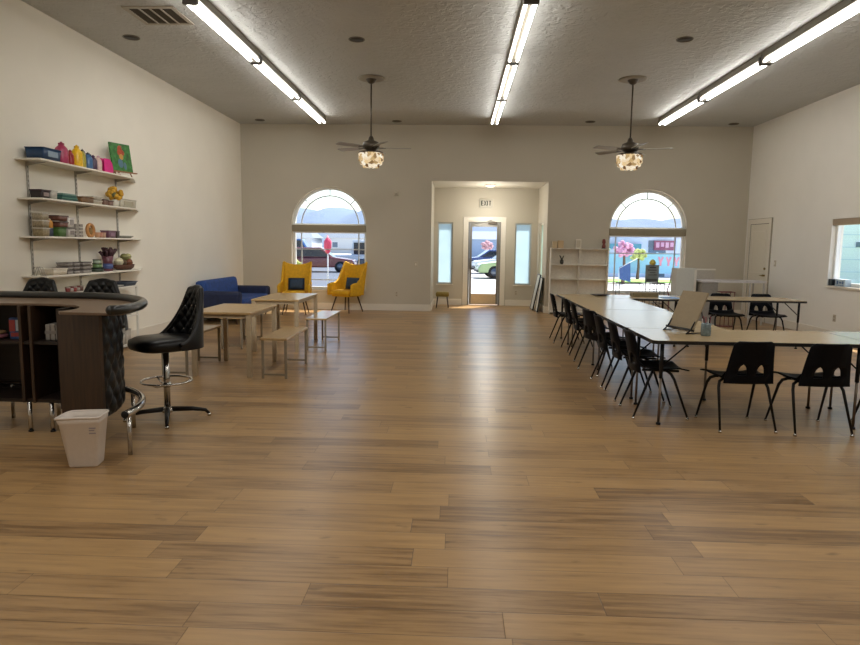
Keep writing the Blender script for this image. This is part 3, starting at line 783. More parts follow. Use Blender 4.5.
# second shelf
tub('photo_box','black and maroon patterned box at left of second shelf','box',7.26,Z2,.14,.17,.085,'#241a1e',lid='#3b2027',label_col='#8d7c78')
tub('clear_box','clear plastic box beside the black patterned box','box',7.42,Z2,.14,.12,.09,'#a9a59b',lid='#bcb8ae')
t = thing('cloth_stack','stack of teal and green folded sheets on second shelf','folded sheets',(shx(.16),7.67,Z2))
for k,c in enumerate(('#2f4f4b','#4a7468','#35605a','#6b8a80')):
    obj('folded_sheet', MB().box(-.1,.1,-.17+.01*k,.17-.012*k,k*.022,k*.022+.02), C('sheet_'+c,c,.7), t, bevel=.006)
tub('brown_tray','brown shallow tray on second shelf below a steel standard','tray',8.05,Z2,.2,.28,.07,'#6b4d2e')
t = thing('clear_container','two stacked clear containers with tan contents on second shelf','container',(shx(.16),8.32,Z2))
for k in range(2):
    b = MB(); loft(b,[rr_ring(.07,.1,.015,k*.052),rr_ring(.075,.105,.015,k*.052+.04)],True,True)
    bd = obj('tub_body', b, C('clear_tan','#998f7d',.3,var=.2), t); obj('lid', MB().box(-.078,.078,-.108,.108,k*.052+.04,k*.052+.05), C('lid_white','#c2bcae',.4), bd)
tub('small_jar','small brown jar left of the yellow flowers','jar',8.58,Z2,.09,.1,.07,'#6d5143',lid='#4d3a33')
tub('small_jar','small brown jar directly under the yellow flowers','jar',8.71,Z2,.09,.1,.06,'#75574a',lid='#553f36')
t = thing('flower_pot','yellow flower ball in a small pot on second shelf','flowers',(shx(.17),8.86,Z2))
obj('pot', MB().lathe([(.04,0),(.055,.1),(.05,.1),(.035,.01)],n=16), C('lid_white','#c2bcae'), t)
fb = MB()
for k in range(40):
    a, zz = random.random()*2*pi, random.uniform(-1,1); r = .085
    p = (r*sqrt(1-zz*zz)*cos(a), r*sqrt(1-zz*zz)*sin(a), .18+.075*zz); fb.ell(p,(.033,.033,.03),7,5)
obj('blossom', fb, C('yellow_blossom','#c0932a',.7,var=.3), t)['kind'] = 'stuff'
obj('foliage', MB().ell((.03,-.07,.16),(.03,.04,.04),8,6).ell((0,.05,.12),(.04,.04,.03),8,6), C('dull_leaf','#565733',.7), t)
tub('clear_bin','long clear plastic bin at right end of second shelf','bin',9.19,Z2,.15,.46,.12,'#b7b1a0',d=.12,label_col='#a49c84')
# third shelf
t = thing('craft_container','three stacked clear tubs of tan beads at left of third shelf','container',(shx(.16),7.24,Z3))
t.scale = (.85,.72,1)
for k,(h,c) in enumerate(((.085,'#837455'),(.07,'#8a7c62'),(.07,'#968b74'))):
    z0 = (0,.1,.185)[k]
    b = MB(); loft(b,[rr_ring(.07,.085,.015,z0),rr_ring(.075,.09,.015,z0+h)],True,True)
    bd = obj('tub_body', b, C('tub_'+c,c,.35,var=.3,scale=60), t); obj('lid', MB().box(-.078,.078,-.094,.094,z0+h,z0+h+.012), C('lid_white','#c2bcae'), bd)
bottle('small orange bottle on top of the navy bottle, third shelf',7.40,Z3+.098,.035,.11,'#c08326','#c7bd9c',.16,name='craft_bottle')
tub('craft_jar','squat navy jar under the small orange bottle, third shelf','jar',7.37,Z3,.08,.09,.085,'#2b3347',lid='#454b59')
tub('craft_cup','green plastic cup box on third shelf under brown lidded tubs','cup',7.55,Z3,.13,.15,.105,'#41612a')
t = thing('craft_container','two brown lidded tubs stacked on the green cup box','container',(shx(.16),7.56,Z3+.115))
for k in range(2):
    b = MB(); loft(b,[rr_ring(.07,.085,.015,k*.075),rr_ring(.075,.09,.015,k*.075+.045)],True,True)
    bd = obj('tub_body', b, C('tub_brownred','#6b4336',.4,var=.3), t); obj('lid', MB().box(-.078,.078,-.094,.094,k*.075+.045,k*.075+.06), C('lid_brown','#4a3029',.4), bd)
tub('white_tub','white tub with dark print at bottom, third shelf','tub',7.74,Z3,.12,.13,.095,'#b5aea6',label_col='#7d736e')
tub('white_tub','white tub with black dots stacked on the printed tub','tub',7.74,Z3+.11,.12,.13,.12,'#cfcac3',label_col='#908a85')
t = thing('grey_drawer_set','grey stack of small drawers beside the white tubs','drawer set',(shx(.16),7.90,Z3))
for k in range(4):
    dd = obj('drawer', MB().box(-.06,.06,-.075,.075,k*.042,k*.042+.036), C('drawer_grey','#8d857c',.5,var=.2), t, bevel=.003); obj('knob', MB().ell((.062,0,k*.042+.018),(.006,.01,.008),8,5), 'socket', dd)
t = thing('wooden_ring','orange brown wooden ring ornament standing on third shelf','ornament',(shx(.16),8.24,Z3))
obj('ring', MB().tube([(0,.075*cos(2*pi*k/24),.09+.075*sin(2*pi*k/24)) for k in range(24)],.022,8,closed=True), C('ring_wood','#a8753d',.5), t)
obj('inner_figure', MB().ell((0,0,.08),(.02,.035,.05),10,6), C('ring_dark','#7d6238',.5), t)
for k,(y,c,l) in enumerate(((8.40,'#b98d6b','small peach cup right of the wooden ring'),(8.47,'#b07d67','small coral cup second right of the wooden ring'),(8.54,'#b5927a','small pale cup third right of the wooden ring'))):
    tub('small_cup', l+' on third shelf','cup',y,Z3,.055,.06,.065,c)
tub('purple_box','purple patterned box in middle right of third shelf','box',8.67,Z3,.12,.19,.085,'#5e3c4d',lid='#6d4a58',label_col='#86687a')
tub('dark_cup','dark brown cup right of the purple box','cup',8.87,Z3,.07,.08,.09,'#3c3029')
t = thing('mosaic_dish','low grey patterned dish at right end of third shelf','dish',(shx(.13),9.15,Z3))
obj('dish_bowl', MB().lathe([(.06,0),(.1,.03),(.098,.036),(.055,.008)],n=20,sy=1.9), C('dish_grey','#85837a',.5,var=.4,scale=40), t); obj('dish_foot', MB().lathe([(.05,0),(.05,.01)],n=16,sy=1.9), C('drawer_grey','#8d857c'), t)
# bottom shelf
t = thing('wire_stand','thin wire plate stand at left of bottom shelf','stand',(shx(.16),7.16,Z4))
for y in (-.04,.0,.04): obj('wire_loop', MB().tube([(.05,y,0),(.02,y,.09),(-.02,y,.10),(-.06,y,0)],.004,6), 'standard', t)
obj('cross_wire', MB().tube([(.05,-.05,.005),(.05,.05,.005)],.004,6), 'standard', t)
tub('white_tray','low white box left on bottom shelf','box',7.44,Z4,.16,.28,.06,'#c3b8a6',lid='#cfc5b4')
for y,wd,l in ((7.65,.115,'leftmost'),(7.80,.115,'middle'),(8.02,.19,'rightmost, widest')):
    t = thing('grey_container','grey three tier container stack, %s of the three on bottom shelf' % l,'container',(shx(.16),y,Z4))
    for k in range(3):
        b = MB(); loft(b,[rr_ring(.065,wd*.46,.012,k*.047),rr_ring(.07,wd*.5,.012,k*.047+.034)],True,True)
        bd = obj('tier', b, C('tier_grey','#87807a',.4,var=.25), t); obj('lid', MB().box(-.072,.072,-wd*.5,wd*.5,k*.047+.034,k*.047+.044), C('tier_lid','#57504b',.5), bd)
t = thing('ink_pot_tower','green and black stacked pots left of the brush vase','pots',(shx(.16),8.36,Z4))
for k,(r,z,h,c) in enumerate(((.075,0,.045,'#2d3a2c'),(.055,.05,.05,'#5c7a4a'),(.05,.105,.045,'#8d9a86'))):
    bd = obj('pot', MB().lathe([(r*.95,z),(r,z+.005),(r,z+h)],n=16), C('pot_'+c,c,.4), t); obj('pot_lid', MB().lathe([(r*1.06,z+h),(r*1.06,z+h+.01),(0,z+h+.012)],n=16), 'black', bd)
t = thing('brush_vase','maroon and blue vase stuffed with brushes on bottom shelf','vase',(shx(.16),8.62,Z4))
obj('vase_body', MB().lathe([(.06,0),(.065,.02),(.06,.12),(.075,.2),(.07,.2)],n=18), C('vase_maroon','#59303a',.4,var=.5,scale=14), t)
obj('vase_stripe', MB().lathe([(.067,.03),(.064,.10)],n=18), C('vase_blue','#3b4a78',.4), t)
br = MB()
for k in range(22):
    a = random.random()*2*pi; r = random.uniform(.02,.13); z = random.uniform(.26,.32)
    br.tube([(.3*r*cos(a),.3*r*sin(a),.15),(r*cos(a),r*sin(a),z)],[.006,.022],6)
obj('brush', br, C('brush_dark','#3b2026',.6,var=.4), t)['kind'] = 'stuff'
t = thing('wicker_basket','brown wicker basket of mixed balls at right end of bottom shelf','basket',(shx(.14),9.08,Z4))
obj('basket_body', MB().lathe([(.07,0),(.1,.03),(.11,.075),(.102,.075),(.09,.03)],n=24,sy=2.1), C('wicker','#4d2d1c',.7,var=.4,scale=50), t)
for k,(y,z,r,c,l) in enumerate(((-.13,.115,.06,'#c9c3a6','cream'),(-.015,.10,.05,'#4a3a24','dark brown'),(.02,.175,.055,'#6c6b3c','olive'),(.13,.185,.045,'#a9a670','pale green'),(.13,.10,.06,'#6f3f26','rust'))):
    b = thing('craft_ball','%s ball heaped in the wicker basket' % l,'ball',(shx(.14),9.08+y,Z4+z))
    obj('ball_body', MB().ell((0,0,0),(r,r,r),14,10), C('ball_'+c,c,.6,var=.35,scale=25), b); obj('seam', MB().tube([(r*1.0*cos(2*pi*j/20),r*1.0*sin(2*pi*j/20),.0) for j in range(20)],.003,5,closed=True), C('ball_seam','#3b2d1d',.6), b)

# cube shelf under the wall shelves
t = thing('cube_shelf','white open cube shelf against left wall under the wall shelves','shelf unit',(XL,0,0))
x1 = .32
yy = (7.55,8.02,8.49,8.60,9.07)
f = MB()
obj('top_panel', MB().box(0.02,x1,7.55,9.10,.845,.865), 'white', t, bevel=.003)
obj('bottom_panel', MB().box(0.02,x1,7.55,9.10,.03,.05), 'white', t, bevel=.003)
obj('middle_shelf', MB().box(0.02,x1-.002,7.57,9.08,.435,.45), 'white', t)
for y in (7.55,8.06,8.58,9.08): obj('upright', MB().box(0.02,x1,y,y+.02,.05,.845) if y<9 else MB().box(.02,.06,y,y+.02,.0,.845).box(x1-.03,x1,y,y+.02,.0,.845), 'white', t)
obj('back_panel', MB().box(.021,.028,7.57,9.08,.05,.845), C('panel_grey','#8d877e',.6), t)
t = thing('tray','dark slate blue tray on top of the white cube shelf','tray',(XL+.19,8.95,.865))
b = MB(); loft(b,[rr_ring(.10,.15,.02,0),rr_ring(.125,.18,.025,.055),rr_ring(.118,.173,.025,.055),rr_ring(.095,.145,.02,.008)],True,True)
obj('tray_body', b, C('slate_blue','#2b3442',.4), t); obj('tray_rim', MB().tube(rr_ring(.126,.181,.025,.055),.005,6,closed=True), C('slate_rim','#3c4756',.4), t)
t = thing('grey_folder','grey flat folder lying left of the slate tray','folder',(XL+.2,8.62,.865)); obj('cover', MB().box(-.11,.11,-.12,.12,0,.02), C('folder_grey','#77726c',.6), t, bevel=.003); obj('paper', MB().box(-.1,.112,-.11,.11,.02,.026), 'paperwhite', t)
for k in range(5):
    t = thing('marker_pot','small pot with red and white tops on cube shelf, %s of five from left' % ('first','second','third','fourth','fifth')[k],'marker pot',(XL+.2,7.62+.07*k,.865)); c = ('#7d2f2c','#a59b92','#8a3732','#94897e','#5c3a2c')[k]
    obj('pot', MB().lathe([(.024,0),(.028,.05)],n=12), C('mk_'+c,c,.5), t); obj('lid', MB().lathe([(.03,.05),(.03,.065),(0,.07)],n=12), C('mk2_'+c,'#6e2b26' if k % 2 else '#a89c90',.5), t)
for k,(y,z,h,c) in enumerate(((8.78,.45,.16,'#b7b0a4'),(8.95,.45,.12,'#c6c0b6'),(8.80,.05,.2,'#a9a196'),(8.72,.05,.15,'#bab4aa'))):
    tub('storage_box',('grey','white','tall grey','small pale')[k]+' storage box inside the cube shelf '+('upper','upper','lower','lower')[k]+' bay','box',y+(.1 if k==2 else 0),z,.2,.13,h,c,d=.17,lid='#8b857d' if k % 2 else None)

# ------------------------------------------------------------------ sofa
t = thing('sofa','royal blue velvet sofa along the left wall','sofa',(XL+.08,11.62,0))
def soft(name, x0,x1,y0,y1,z0,z1, mat, par, bev=.05, m=None):
    return obj(name, MB().box(x0,x1,y0,y1,z0,z1,m), mat, par, bevel=bev, smooth=False)
soft('base', .02,.86,.10,1.85,.14,.32,'navy',t,.03)
for y0,y1 in ((.17,.975),(.985,1.78)): soft('seat_cushion', .20,.88,y0,y1,.32,.45,'blue',t,.045)
mt = T(.02,0,.30) @ RY(radians(-10))
soft('backrest', 0,.20,  .08,1.87,.0,.475,'blue',t,.06,T(.06,0,.30) @ RY(radians(-9)))
for y0 in (-.02,1.79): soft('arm', .02,.87,y0,y0+.18,.16,.60,'navy',t,.05)
for x in (.1,.78):
    for y in (.05,1.88): obj('leg', MB().cyl((x,y,.17),(x,y,0),.022,.014,10), 'walleg', t)

# yellow armchairs
def armchair():
    t = thing('wing_armchair','mustard yellow wing armchair left of the arched window','armchair',(-3.44,13.70,0),0,'mustard yellow wing armchairs')
    # local: faces -y
    def topz(s):
        a = abs(s)
        if a < .5: return 1.01 + .06*(a/.5)**2
        k = (a-.5)/.5
        pts = [(0,1.07),(.08,1.09),(.2,1.04),(.33,.86),(.45,.71),(.6,.63),(.85,.62),(1,.59)]
        for (k0,z0),(k1,z1) in zip(pts,pts[1:]):
            if k <= k1: return z0+(z1-z0)*(k-k0)/(k1-k0)
        return .57
    def shell(u, v):
        s = 2*u-1; a = abs(s); sg = 1 if s >= 0 else -1
        z = .38 + (topz(s)-.38)*v
        h = max(0,z-.4)
        if a < .4: x, y = .26*s/.4, .27
        elif a < .6:
            th = (a-.4)/.2*pi/2; x, y = sg*(.26+.07*sin(th)), .20+.07*cos(th)
        else: k = (a-.6)/.4; x, y = sg*(.33+.02*k), .20-.50*k
        y += .20*h*(1 if a < .6 else (1-(a-.6)/.4*.8))
        x *= 1 + .06*h + (.05 if z < .65 and a > .6 else 0)
        return (x, y, z)
    obj('shell', MB().grid(shell, 60, 22), 'yellow', t, solid=.055, soff=0., smooth=True)
    edge = [shell(i/80,1) for i in range(81)]
    obj('piping', MB().tube(edge,.030,8), 'yellow', t)
    obj('seat_cushion', MB().box(-.29,.29,-.32,.23,.38,.49), 'yellow', t, bevel=.045)
    obj('seat_base', MB().box(-.28,.28,-.27,.24,.35,.39), 'yellow', t, bevel=.02)
    for sx in (-1,1):
        for sy in (-1,1): obj('leg', MB().cyl((sx*.19,sy*.18,.36),(sx*.29,sy*.28,0),.022,.012,10), 'walleg', t)
    return t
a0 = armchair(); a0.rotation_euler.z = radians(6); a0.scale = (.86,.9,1.)
dup(a0, (-2.42,14.22,0), radians(-28), 'mustard yellow wing armchair in front of arched window, right, turned inward')
def pillow(label, loc, rz, rx):
    t = thing('throw_pillow', label, 'pillow', loc, rz)
    def pf(sgn):
        def f(u,v):
            x, z = (u-.5)*.34, (v-.5)*.25
            e = (1-(2*u-1)**4)*(1-(2*v-1)**4)
            return tuple(RX(rx) @ Vector((x, sgn*.055*sqrt(max(0,e)), z+.13)))
        return f
    obj('pillow_cover', MB().grid(pf(1),14,12).grid(pf(-1),14,12), 'cushion', t, smooth=True)
    b = [tuple(RX(rx) @ Vector((x,0,z))) for x,z in ((-.17,.005),(.17,.005),(.17,.255),(-.17,.255))]
    obj('seam', MB().tube(b,.006,6,closed=True), 'navy', t); return t
pillow('dark navy pillow on the left yellow armchair', (-3.46,13.85,.50), radians(6), radians(-14))
pillow('dark navy pillow on the right yellow armchair, tilted', (-2.33,14.30,.50), radians(-28), radians(-14))

# ------------------------------------------------------------------ wooden tables and benches
def wtable(label, x0,x1,y0,y1, copy=None):
    t = thing('wood_table', label, 'table', ((x0+x1)/2,(y0+y1)/2,0), 0, 'light wood work tables')
    hx, hy = (x1-x0)/2, (y1-y0)/2
    obj('tabletop', MB().box(-hx,hx,-hy,hy,.70,.725), 'oak', t, bevel=.004)
    obj('apron', MB().box(-hx+.03,hx-.03,-hy+.03,-hy+.045,.66,.70).box(-hx+.03,hx-.03,hy-.045,hy-.03,.66,.70).box(-hx+.03,-hx+.045,-hy+.045,hy-.045,.66,.70).box(hx-.045,hx-.03,-hy+.045,hy-.045,.66,.70), 'oakleg', t)
    for sx in (-1,1):
        for sy in (-1,1):
            cx, cy = sx*(hx-.03), sy*(hy-.03)
            obj('leg', MB().box(cx-.025,cx+.025,cy-.025,cy+.025,0,.70), 'oakleg', t, bevel=.003)
wtable('light wood table nearest the bar stool, between two benches', -2.93,-2.25,6.97,8.02)
wtable('light wood table farther back, in front of the yellow armchairs', -2.80,-2.15,8.70,9.95)
def bench(label, x0,x1,y0,y1):
    t = thing('wood_bench', label, 'bench', ((x0+x1)/2,(y0+y1)/2,0), 0, 'light wood benches')
    hx, hy = (x1-x0)/2, (y1-y0)/2
    obj('seat', MB().box(-hx,hx,-hy,hy,.43,.455), 'oak', t, bevel=.004)
    for sy in (-1,1):
        cy = sy*(hy-.035)
        for sx in (-1,1): obj('leg', MB().box(sx*(hx-.022)-.0125,sx*(hx-.022)+.0125,cy-.0125,cy+.0125,0,.43), 'benchleg', t)
        obj('stretcher', MB().box(-hx+.03,hx-.03,cy-.01,cy+.01,.035,.055), 'benchleg', t)
bench('light wood bench right of the near wood table', -2.14,-1.84,6.92,7.93)
bench('light wood bench right of the far wood table', -2.10,-1.80,8.88,9.98)
bench('light wood bench left of the near wood table, behind bar stool', -3.26,-2.95,6.92,7.98)
bench('light wood bench left of the far wood table, beside sofa', -3.30,-2.98,8.85,9.85)

# ------------------------------------------------------------------ folding tables and school chairs
def ftable(label, x0,x1,y0,y1):
    t = thing('folding_table', label, 'table', ((x0+x1)/2,(y0+y1)/2,0), 0, 'tan folding tables set in a U')
    hx, hy = (x1-x0)/2, (y1-y0)/2
    def rp(h1,h2,r): return [(p[0],p[1]) for p in rr_ring(h1,h2,r,0)]
    obj('tabletop', MB().prism(rp(hx-.004,hy-.004,.05),.712,.728), 'maple', t)
    obj('edge_band', MB().prism(rp(hx,hy,.053),.698,.726), 'edge', t)
    for sx in (-1,1):
        for sy in (-1,1):
            cx, cy = sx*(hx-.10), sy*(hy-.07)
            if hy > hx: cx, cy = sx*(hx-.12), sy*(hy-.16)
            lg = obj('leg', MB().cyl((cx,cy,.70),(cx,cy,.40),.0165,n=10), 'blackmetal', t)
            obj('leg_extension', MB().cyl((cx,cy,.41),(cx,cy,.015),.011,n=10), C('worn_chrome','#75695c',.3,.8), lg)
            obj('foot', MB().lathe([(.02,0),(.02,.015),(.012,.02)],(cx,cy,0),10), 'blackmetal', lg)
            d = (-sx*.22,0) if hx >= hy else (0,-sy*.22)
            obj('brace', MB().cyl((cx,cy,.5),(cx+d[0],cy+d[1],.70),.007,n=6), 'blackmetal', lg)
    return t
X0 = 1.63
ftable('tan folding table at near left corner, with display board on it', X0,3.44,5.36,6.20)
ftable('tan folding table at near right, running out of the picture', 3.445,5.26,5.36,6.20)
ftable('tan folding table in left column, nearer of the two', X0,2.58,6.205,8.03)
ftable('tan folding table in left column, farther of the two', X0,2.62,8.035,9.86)
ftable('tan folding table at far left corner, in front of arched window', X0,3.44,9.865,10.66)
ftable('tan folding table at far right, in front of the white desk', 3.445,5.26,9.865,10.66)

def school_chair():
    t = thing('school_chair','x','chair',(0,0,0),0,'black plastic school chairs around the folding tables')
    # local: faces +y
    def seat(u,v):
        x = (u-.5)*.44*(1-.12*(1-v)**2); y = -.19+.42*v
        z = .435 + .02*((2*u-1)**2) - .012*sin(pi*min(1,v*1.1)) - .035*max(0,v-.8)/.2*.6
        if v < .12: z += (.12-v)*.35
        return (x,y,z)
    obj('seat', MB().grid(seat,14,16), 'black', t, solid=.010, soff=0, smooth=True)
    # backrest with two arched holes
    rows = 26; hz0, hz1 = .475, .56
    b = MB()
    def P3(x, z):
        k = (z-.40)/.35
        y = -.175 - .055*k - .02*k*k + .05*(x/.19)**2*(.4+.6*k) - .03
        return (x, y, z)
    zs = [.40 + (.755-.40)*i/rows for i in range(rows+1)]
    def xs(z):
        k = (z-.40)/.355
        wd = .205 - .045*k
        if k > .9: wd -= .03*((k-.9)/.1)**2
        f = min(1,max(0,(z-hz0)/(hz1-hz0)))
        c = .072; hw = .036*sqrt(max(0.0004,1-f**2.2))
        return [-wd,-c-hw,-c+hw,0,c-hw,c+hw,wd]
    grid = [[P3(x,z) for x in xs(z)] for z in zs]
    nx = 7
    vs = [p for r in grid for p in r]; fs = []
    for i in range(rows):
        zm = (zs[i]+zs[i+1])/2
        for k in range(nx-1):
            if k in (1,4) and hz0 < zm < hz1: continue
            fs.append((i*nx+k,i*nx+k+1,(i+1)*nx+k+1,(i+1)*nx+k))
    b.add(vs, fs, True)
    obj('backrest', b, 'black', t, solid=.010, soff=0, smooth=True)
    for sx in (-1,1):
        obj('seat_rail', MB().tube([(sx*.13,-.15,.418),(sx*.13,.17,.412)],.011,8), 'blackmetal', t)
        for sy in (-1,1):
            lg = obj('leg', MB().tube([(sx*.09,sy*.05+.0,.412),(sx*.155,sy*.065,.412),(sx*.19,sy*.085,.395),(sx*.205,sy*.11,.35),(sx*.228,sy*.232,.02)],[.013,.013,.013,.0125,.009],8), 'legmetal', t)
            obj('glide', MB().lathe([(.014,0),(.014,.012),(.008,.02)],(sx*.229,sy*.234,0),10), 'chrome', lg)
    return t
chairs = [
 (1.80,5.83,-90,'black school chair at near end of the left column, by the near table leg'),
 (1.80,6.47,-91,'black school chair second from near end of the left column'),
 (1.79,7.08,-88,'black school chair third from near end of the left column'),
 (1.80,7.74,-72,'black school chair in middle of the left column, turned to show its back'),
 (1.80,8.66,-92,'black school chair third from far end of the left column'),
 (1.82,9.40,-88,'black school chair second from far end of the left column'),
 (1.76,10.26,-90,'black school chair at far end of the left column, near entry'),
 (2.38,5.47,3,'black school chair on near side of table, left, beside the pencil jar'),
 (2.96,5.42,2,'black school chair on near side of table, right of the first near one'),
 (3.72,5.46,0,'black school chair cut off by right edge of the picture'),
 (4.40,10.72,180,'black school chair behind far table, left of the pair'),
 (5.06,10.72,180,'black school chair behind far table, right of the pair'),
]
c0 = school_chair()
for i,(x,y,a,l) in enumerate(chairs):
    if i == 0: c0.location = (x,y,0); c0.rotation_euler.z = radians(a); c0['label'] = l
    else: dup(c0,(x,y,0),radians(a),l)

# things on the folding tables
TZ = .728
t = thing('display_board','tan blank presentation board in black tabletop stand on corner table','display board',(2.04,5.96,TZ),radians(-69.4))
tl = RX(radians(-24))
obj('board_panel', MB().box(-.165,.165,-.008,.008,.04,.40,tl), 'tan', t, bevel=.002)
obj('bottom_ledge', MB().box(-.17,.17,-.03,.012,.025,.04,tl), 'blackmetal', t)
for sx in (-1,1): obj('stand_leg', MB().tube([(sx*.155,-.05,0),(sx*.155,-.005,.035),(sx*.155,.04,.11)],.007,6).tube([(sx*.155,-.05,.006),(sx*.155,.15,.006),(sx*.16,.10,.2)],.006,6), 'blackmetal', t)
t = thing('pencil_jar','clear glass jar of pencils beside the tan presentation board','jar',(2.19,5.72,TZ))
obj('jar_glass', MB().lathe([(.036,0),(.042,.006),(.042,.10),(.038,.115),(.036,.115),(.039,.098),(.038,.01),(0,.008)],n=20), C('blue_grey_glass','#6d8088',.15,var=.3,scale=40,coat=.4), t)
for k in range(9):
    a = 2*pi*k/9; 
    if k % 3 == 0: obj('pencil', MB().tube([(.02*cos(a),.02*sin(a),.02),(.035*cos(a),.035*sin(a),.17)],.004,6), C('pencil_red','#86323a',.5), t)
    elif k % 3 == 1: obj('pencil', MB().tube([(.02*cos(a),.02*sin(a),.02),(.033*cos(a),.033*sin(a),.15)],.004,6), C('pencil_white','#a5a39b',.5), t)
    else: obj('pencil', MB().tube([(.018*cos(a),.018*sin(a),.02),(.03*cos(a),.03*sin(a),.16)],.004,6), 'black', t)
t = thing('storage_case','flat tan wooden case on the far table before the window','case',(2.98,10.40,TZ))
obj('case_body', MB().box(-.20,.20,-.1,.1,0,.045), C('case_tan','#7d7256',.5,var=.15), t, bevel=.005); obj('case_lid', MB().box(-.203,.203,-.103,.103,.045,.07), C('case_lid','#8c8064',.5), t, bevel=.005)
t = thing('serving_plate','dark oval plate at far left end of the far table','plate',(2.28,10.35,TZ))
obj('plate_body', MB().lathe([(.05,0),(.12,.012),(.15,.02),(.148,.025),(.1,.014),(0,.01)],n=28,sx=1.05,sy=.8), C('plate_dark','#2b241d',.45), t); obj('plate_foot', MB().lathe([(.05,-.0),(.05,.006)],n=20), 'blackmetal', t)
t = thing('paper_sheet','light blue paper sheet on the far table right of the tan case','paper',(3.30,10.15,TZ))
obj('sheet', MB().box(-.13,.13,-.17,.17,.0005,.004), C('blue_paper','#86a6cf',.6), t); obj('printed_area', MB().box(-.10,.10,-.13,.13,.004,.0045), C('blue_paper2','#7897c4',.6), t)

# ------------------------------------------------------------------ back of the room, right
t = thing('white_bookcase','low white two column shelf on back wall between entry and right window','shelf unit',(2.07,YB-.02,0))
bw = 1.26
for z in (.06,.43,.79,1.11,1.465): obj('shelf', MB().box(0.015,bw-.015,-.20,0,z-.02,z), 'white', t)
for x in (0,bw/2-.008,bw-.015): obj('upright', MB().box(x,x+.015,-.20,0,0,1.47), 'white', t)
obj('back_panel', MB().box(.02,bw-.02,-.012,-.004,.06,1.45), C('panel_white','#ded8cc',.5), t)
for k,(x,wd,h,c,l) in enumerate(((2.16,.10,.15,'#c9b492','pale tan'),(2.29,.12,.17,'#c2a781','darker tan'))):
    b = thing('kraft_box', l+' kraft box standing on the white back shelf','box',(x,YB-.11,1.465))
    obj('box_body', MB().box(-wd/2,wd/2,-.05,.05,0,h), C('kraft_'+c,c,.6), b, bevel=.003); obj('box_flap', MB().box(-wd/2,wd/2,-.052,.052,h*.9,h*.93), C('kraft_edge','#a48b66',.6), b)
t = thing('bud_vase','small dark vase with two stems on the white back shelf','vase',(2.33,YB-.11,1.11))
obj('vase_body', MB().lathe([(.025,0),(.045,.04),(.04,.09),(.02,.11),(.025,.12)],n=16), C('vase_dark','#3b3930',.4), t); obj('stem', MB().tube([(0,0,.1),(-.05,0,.2)],.012,6).tube([(0,0,.1),(.04,0,.19)],.012,6), C('stem_dark','#45463a',.6), t)
t = thing('red_figurine','dark red small ornament at right end of the white back shelf','ornament',(3.24,YB-.11,1.465))
obj('figure_body', MB().lathe([(.04,0),(.045,.06),(.025,.1),(.04,.14),(.03,.2),(0,.22)],n=14), C('fig_red','#73332e',.5), t); obj('figure_base', MB().lathe([(.05,0),(.05,.015)],n=14), 'black', t)
t = thing('picture_frame','slim white picture frame standing at centre of the white back shelf','picture frame',(2.68,YB-.12,1.465))
obj('frame', MB().box(-.06,.06,-.01,.01,0,.2), 'cream', t, bevel=.004); obj('picture', MB().box(-.045,.045,-.013,-.01,.02,.18), C('pic_pale','#c0b7a4',.6), t)
# poster on stand
t = thing('poster_stand','grey printed poster on thin black stand before right arched window','poster stand',(4.14,13.95,0))
obj('poster_board', MB().box(-.14,.14,-.01,.0,.77,1.14), C('poster_grey','#7d8688',.6,var=.1,scale=8), t)
pr = MB()
for k,(a,b,z,h) in enumerate(((-.06,.08,1.07,.03),(-.09,.09,1.02,.02),(-.05,.07,.97,.015),(-.08,.02,.92,.015),(.03,.10,.92,.02),(-.11,.11,.80,.045))): pr.box(a,b,-.013,-.01,z,z+h)
obj('printed_text', pr, C('poster_dark','#4b4f4f',.6), t)
obj('yellow_topper', MB().lathe([(0,.0),(.06,.02),(.07,.06),(.04,.11),(0,.13)],(-.0,-.005,1.13),14), C('topper_yellow','#d2c45c',.6), t)
for sx in (-1,1): obj('stand_leg', MB().cyl((sx*.12,.01,.0),(sx*.12,.01,1.1),.008,n=6), 'blackmetal', t)
obj('cross_rail', MB().cyl((-.12,.01,.62),(.12,.01,.62),.006,n=6), 'blackmetal', t)
def rack(label, x, y, wd, zt, col, name='wire_rack'):
    t = thing(name, label, 'rack', (x,y,0))
    for sx in (-1,1): 
        for dy in (0,.3): obj('post', MB().cyl((sx*wd/2,dy,0),(sx*wd/2,dy,zt),.007,n=6), col, t)
    obj('top_rail', MB().tube([(-wd/2,0,zt),(wd/2,0,zt),(wd/2,.3,zt),(-wd/2,.3,zt)],.007,6,closed=True), col, t)
    obj('lower_rail', MB().tube([(-wd/2,0,.3),(wd/2,0,.3),(wd/2,.3,.3),(-wd/2,.3,.3)],.006,6,closed=True), col, t)
rack('thin black wire rack left of the poster stand, by the window',3.72,13.95,.50,.74,'blackmetal')
rack('narrow thin black wire rack right of the poster stand',4.36,14.12,.22,.74,'blackmetal')
t = thing('coat_stand','slim dark red curved stand by the right arched window','stand',(4.50,13.80,0))
obj('stand_pole', MB().tube([(-.03,0,0),(-.03,0,.5),(-.07,0,.62),(-.02,0,.78),(0,0,.95),(.01,0,1.02)],.011,8), C('stand_red','#7c3a45',.5), t)
obj('cross_arm', MB().cyl((0,0,.80),(.1,0,.80),.009,n=6), C('stand_red','#7c3a45'), t); obj('base_plate', MB().lathe([(.12,0),(.12,.012),(0,.02)],(-.03,0,0),18), C('stand_red','#7c3a45'), t)
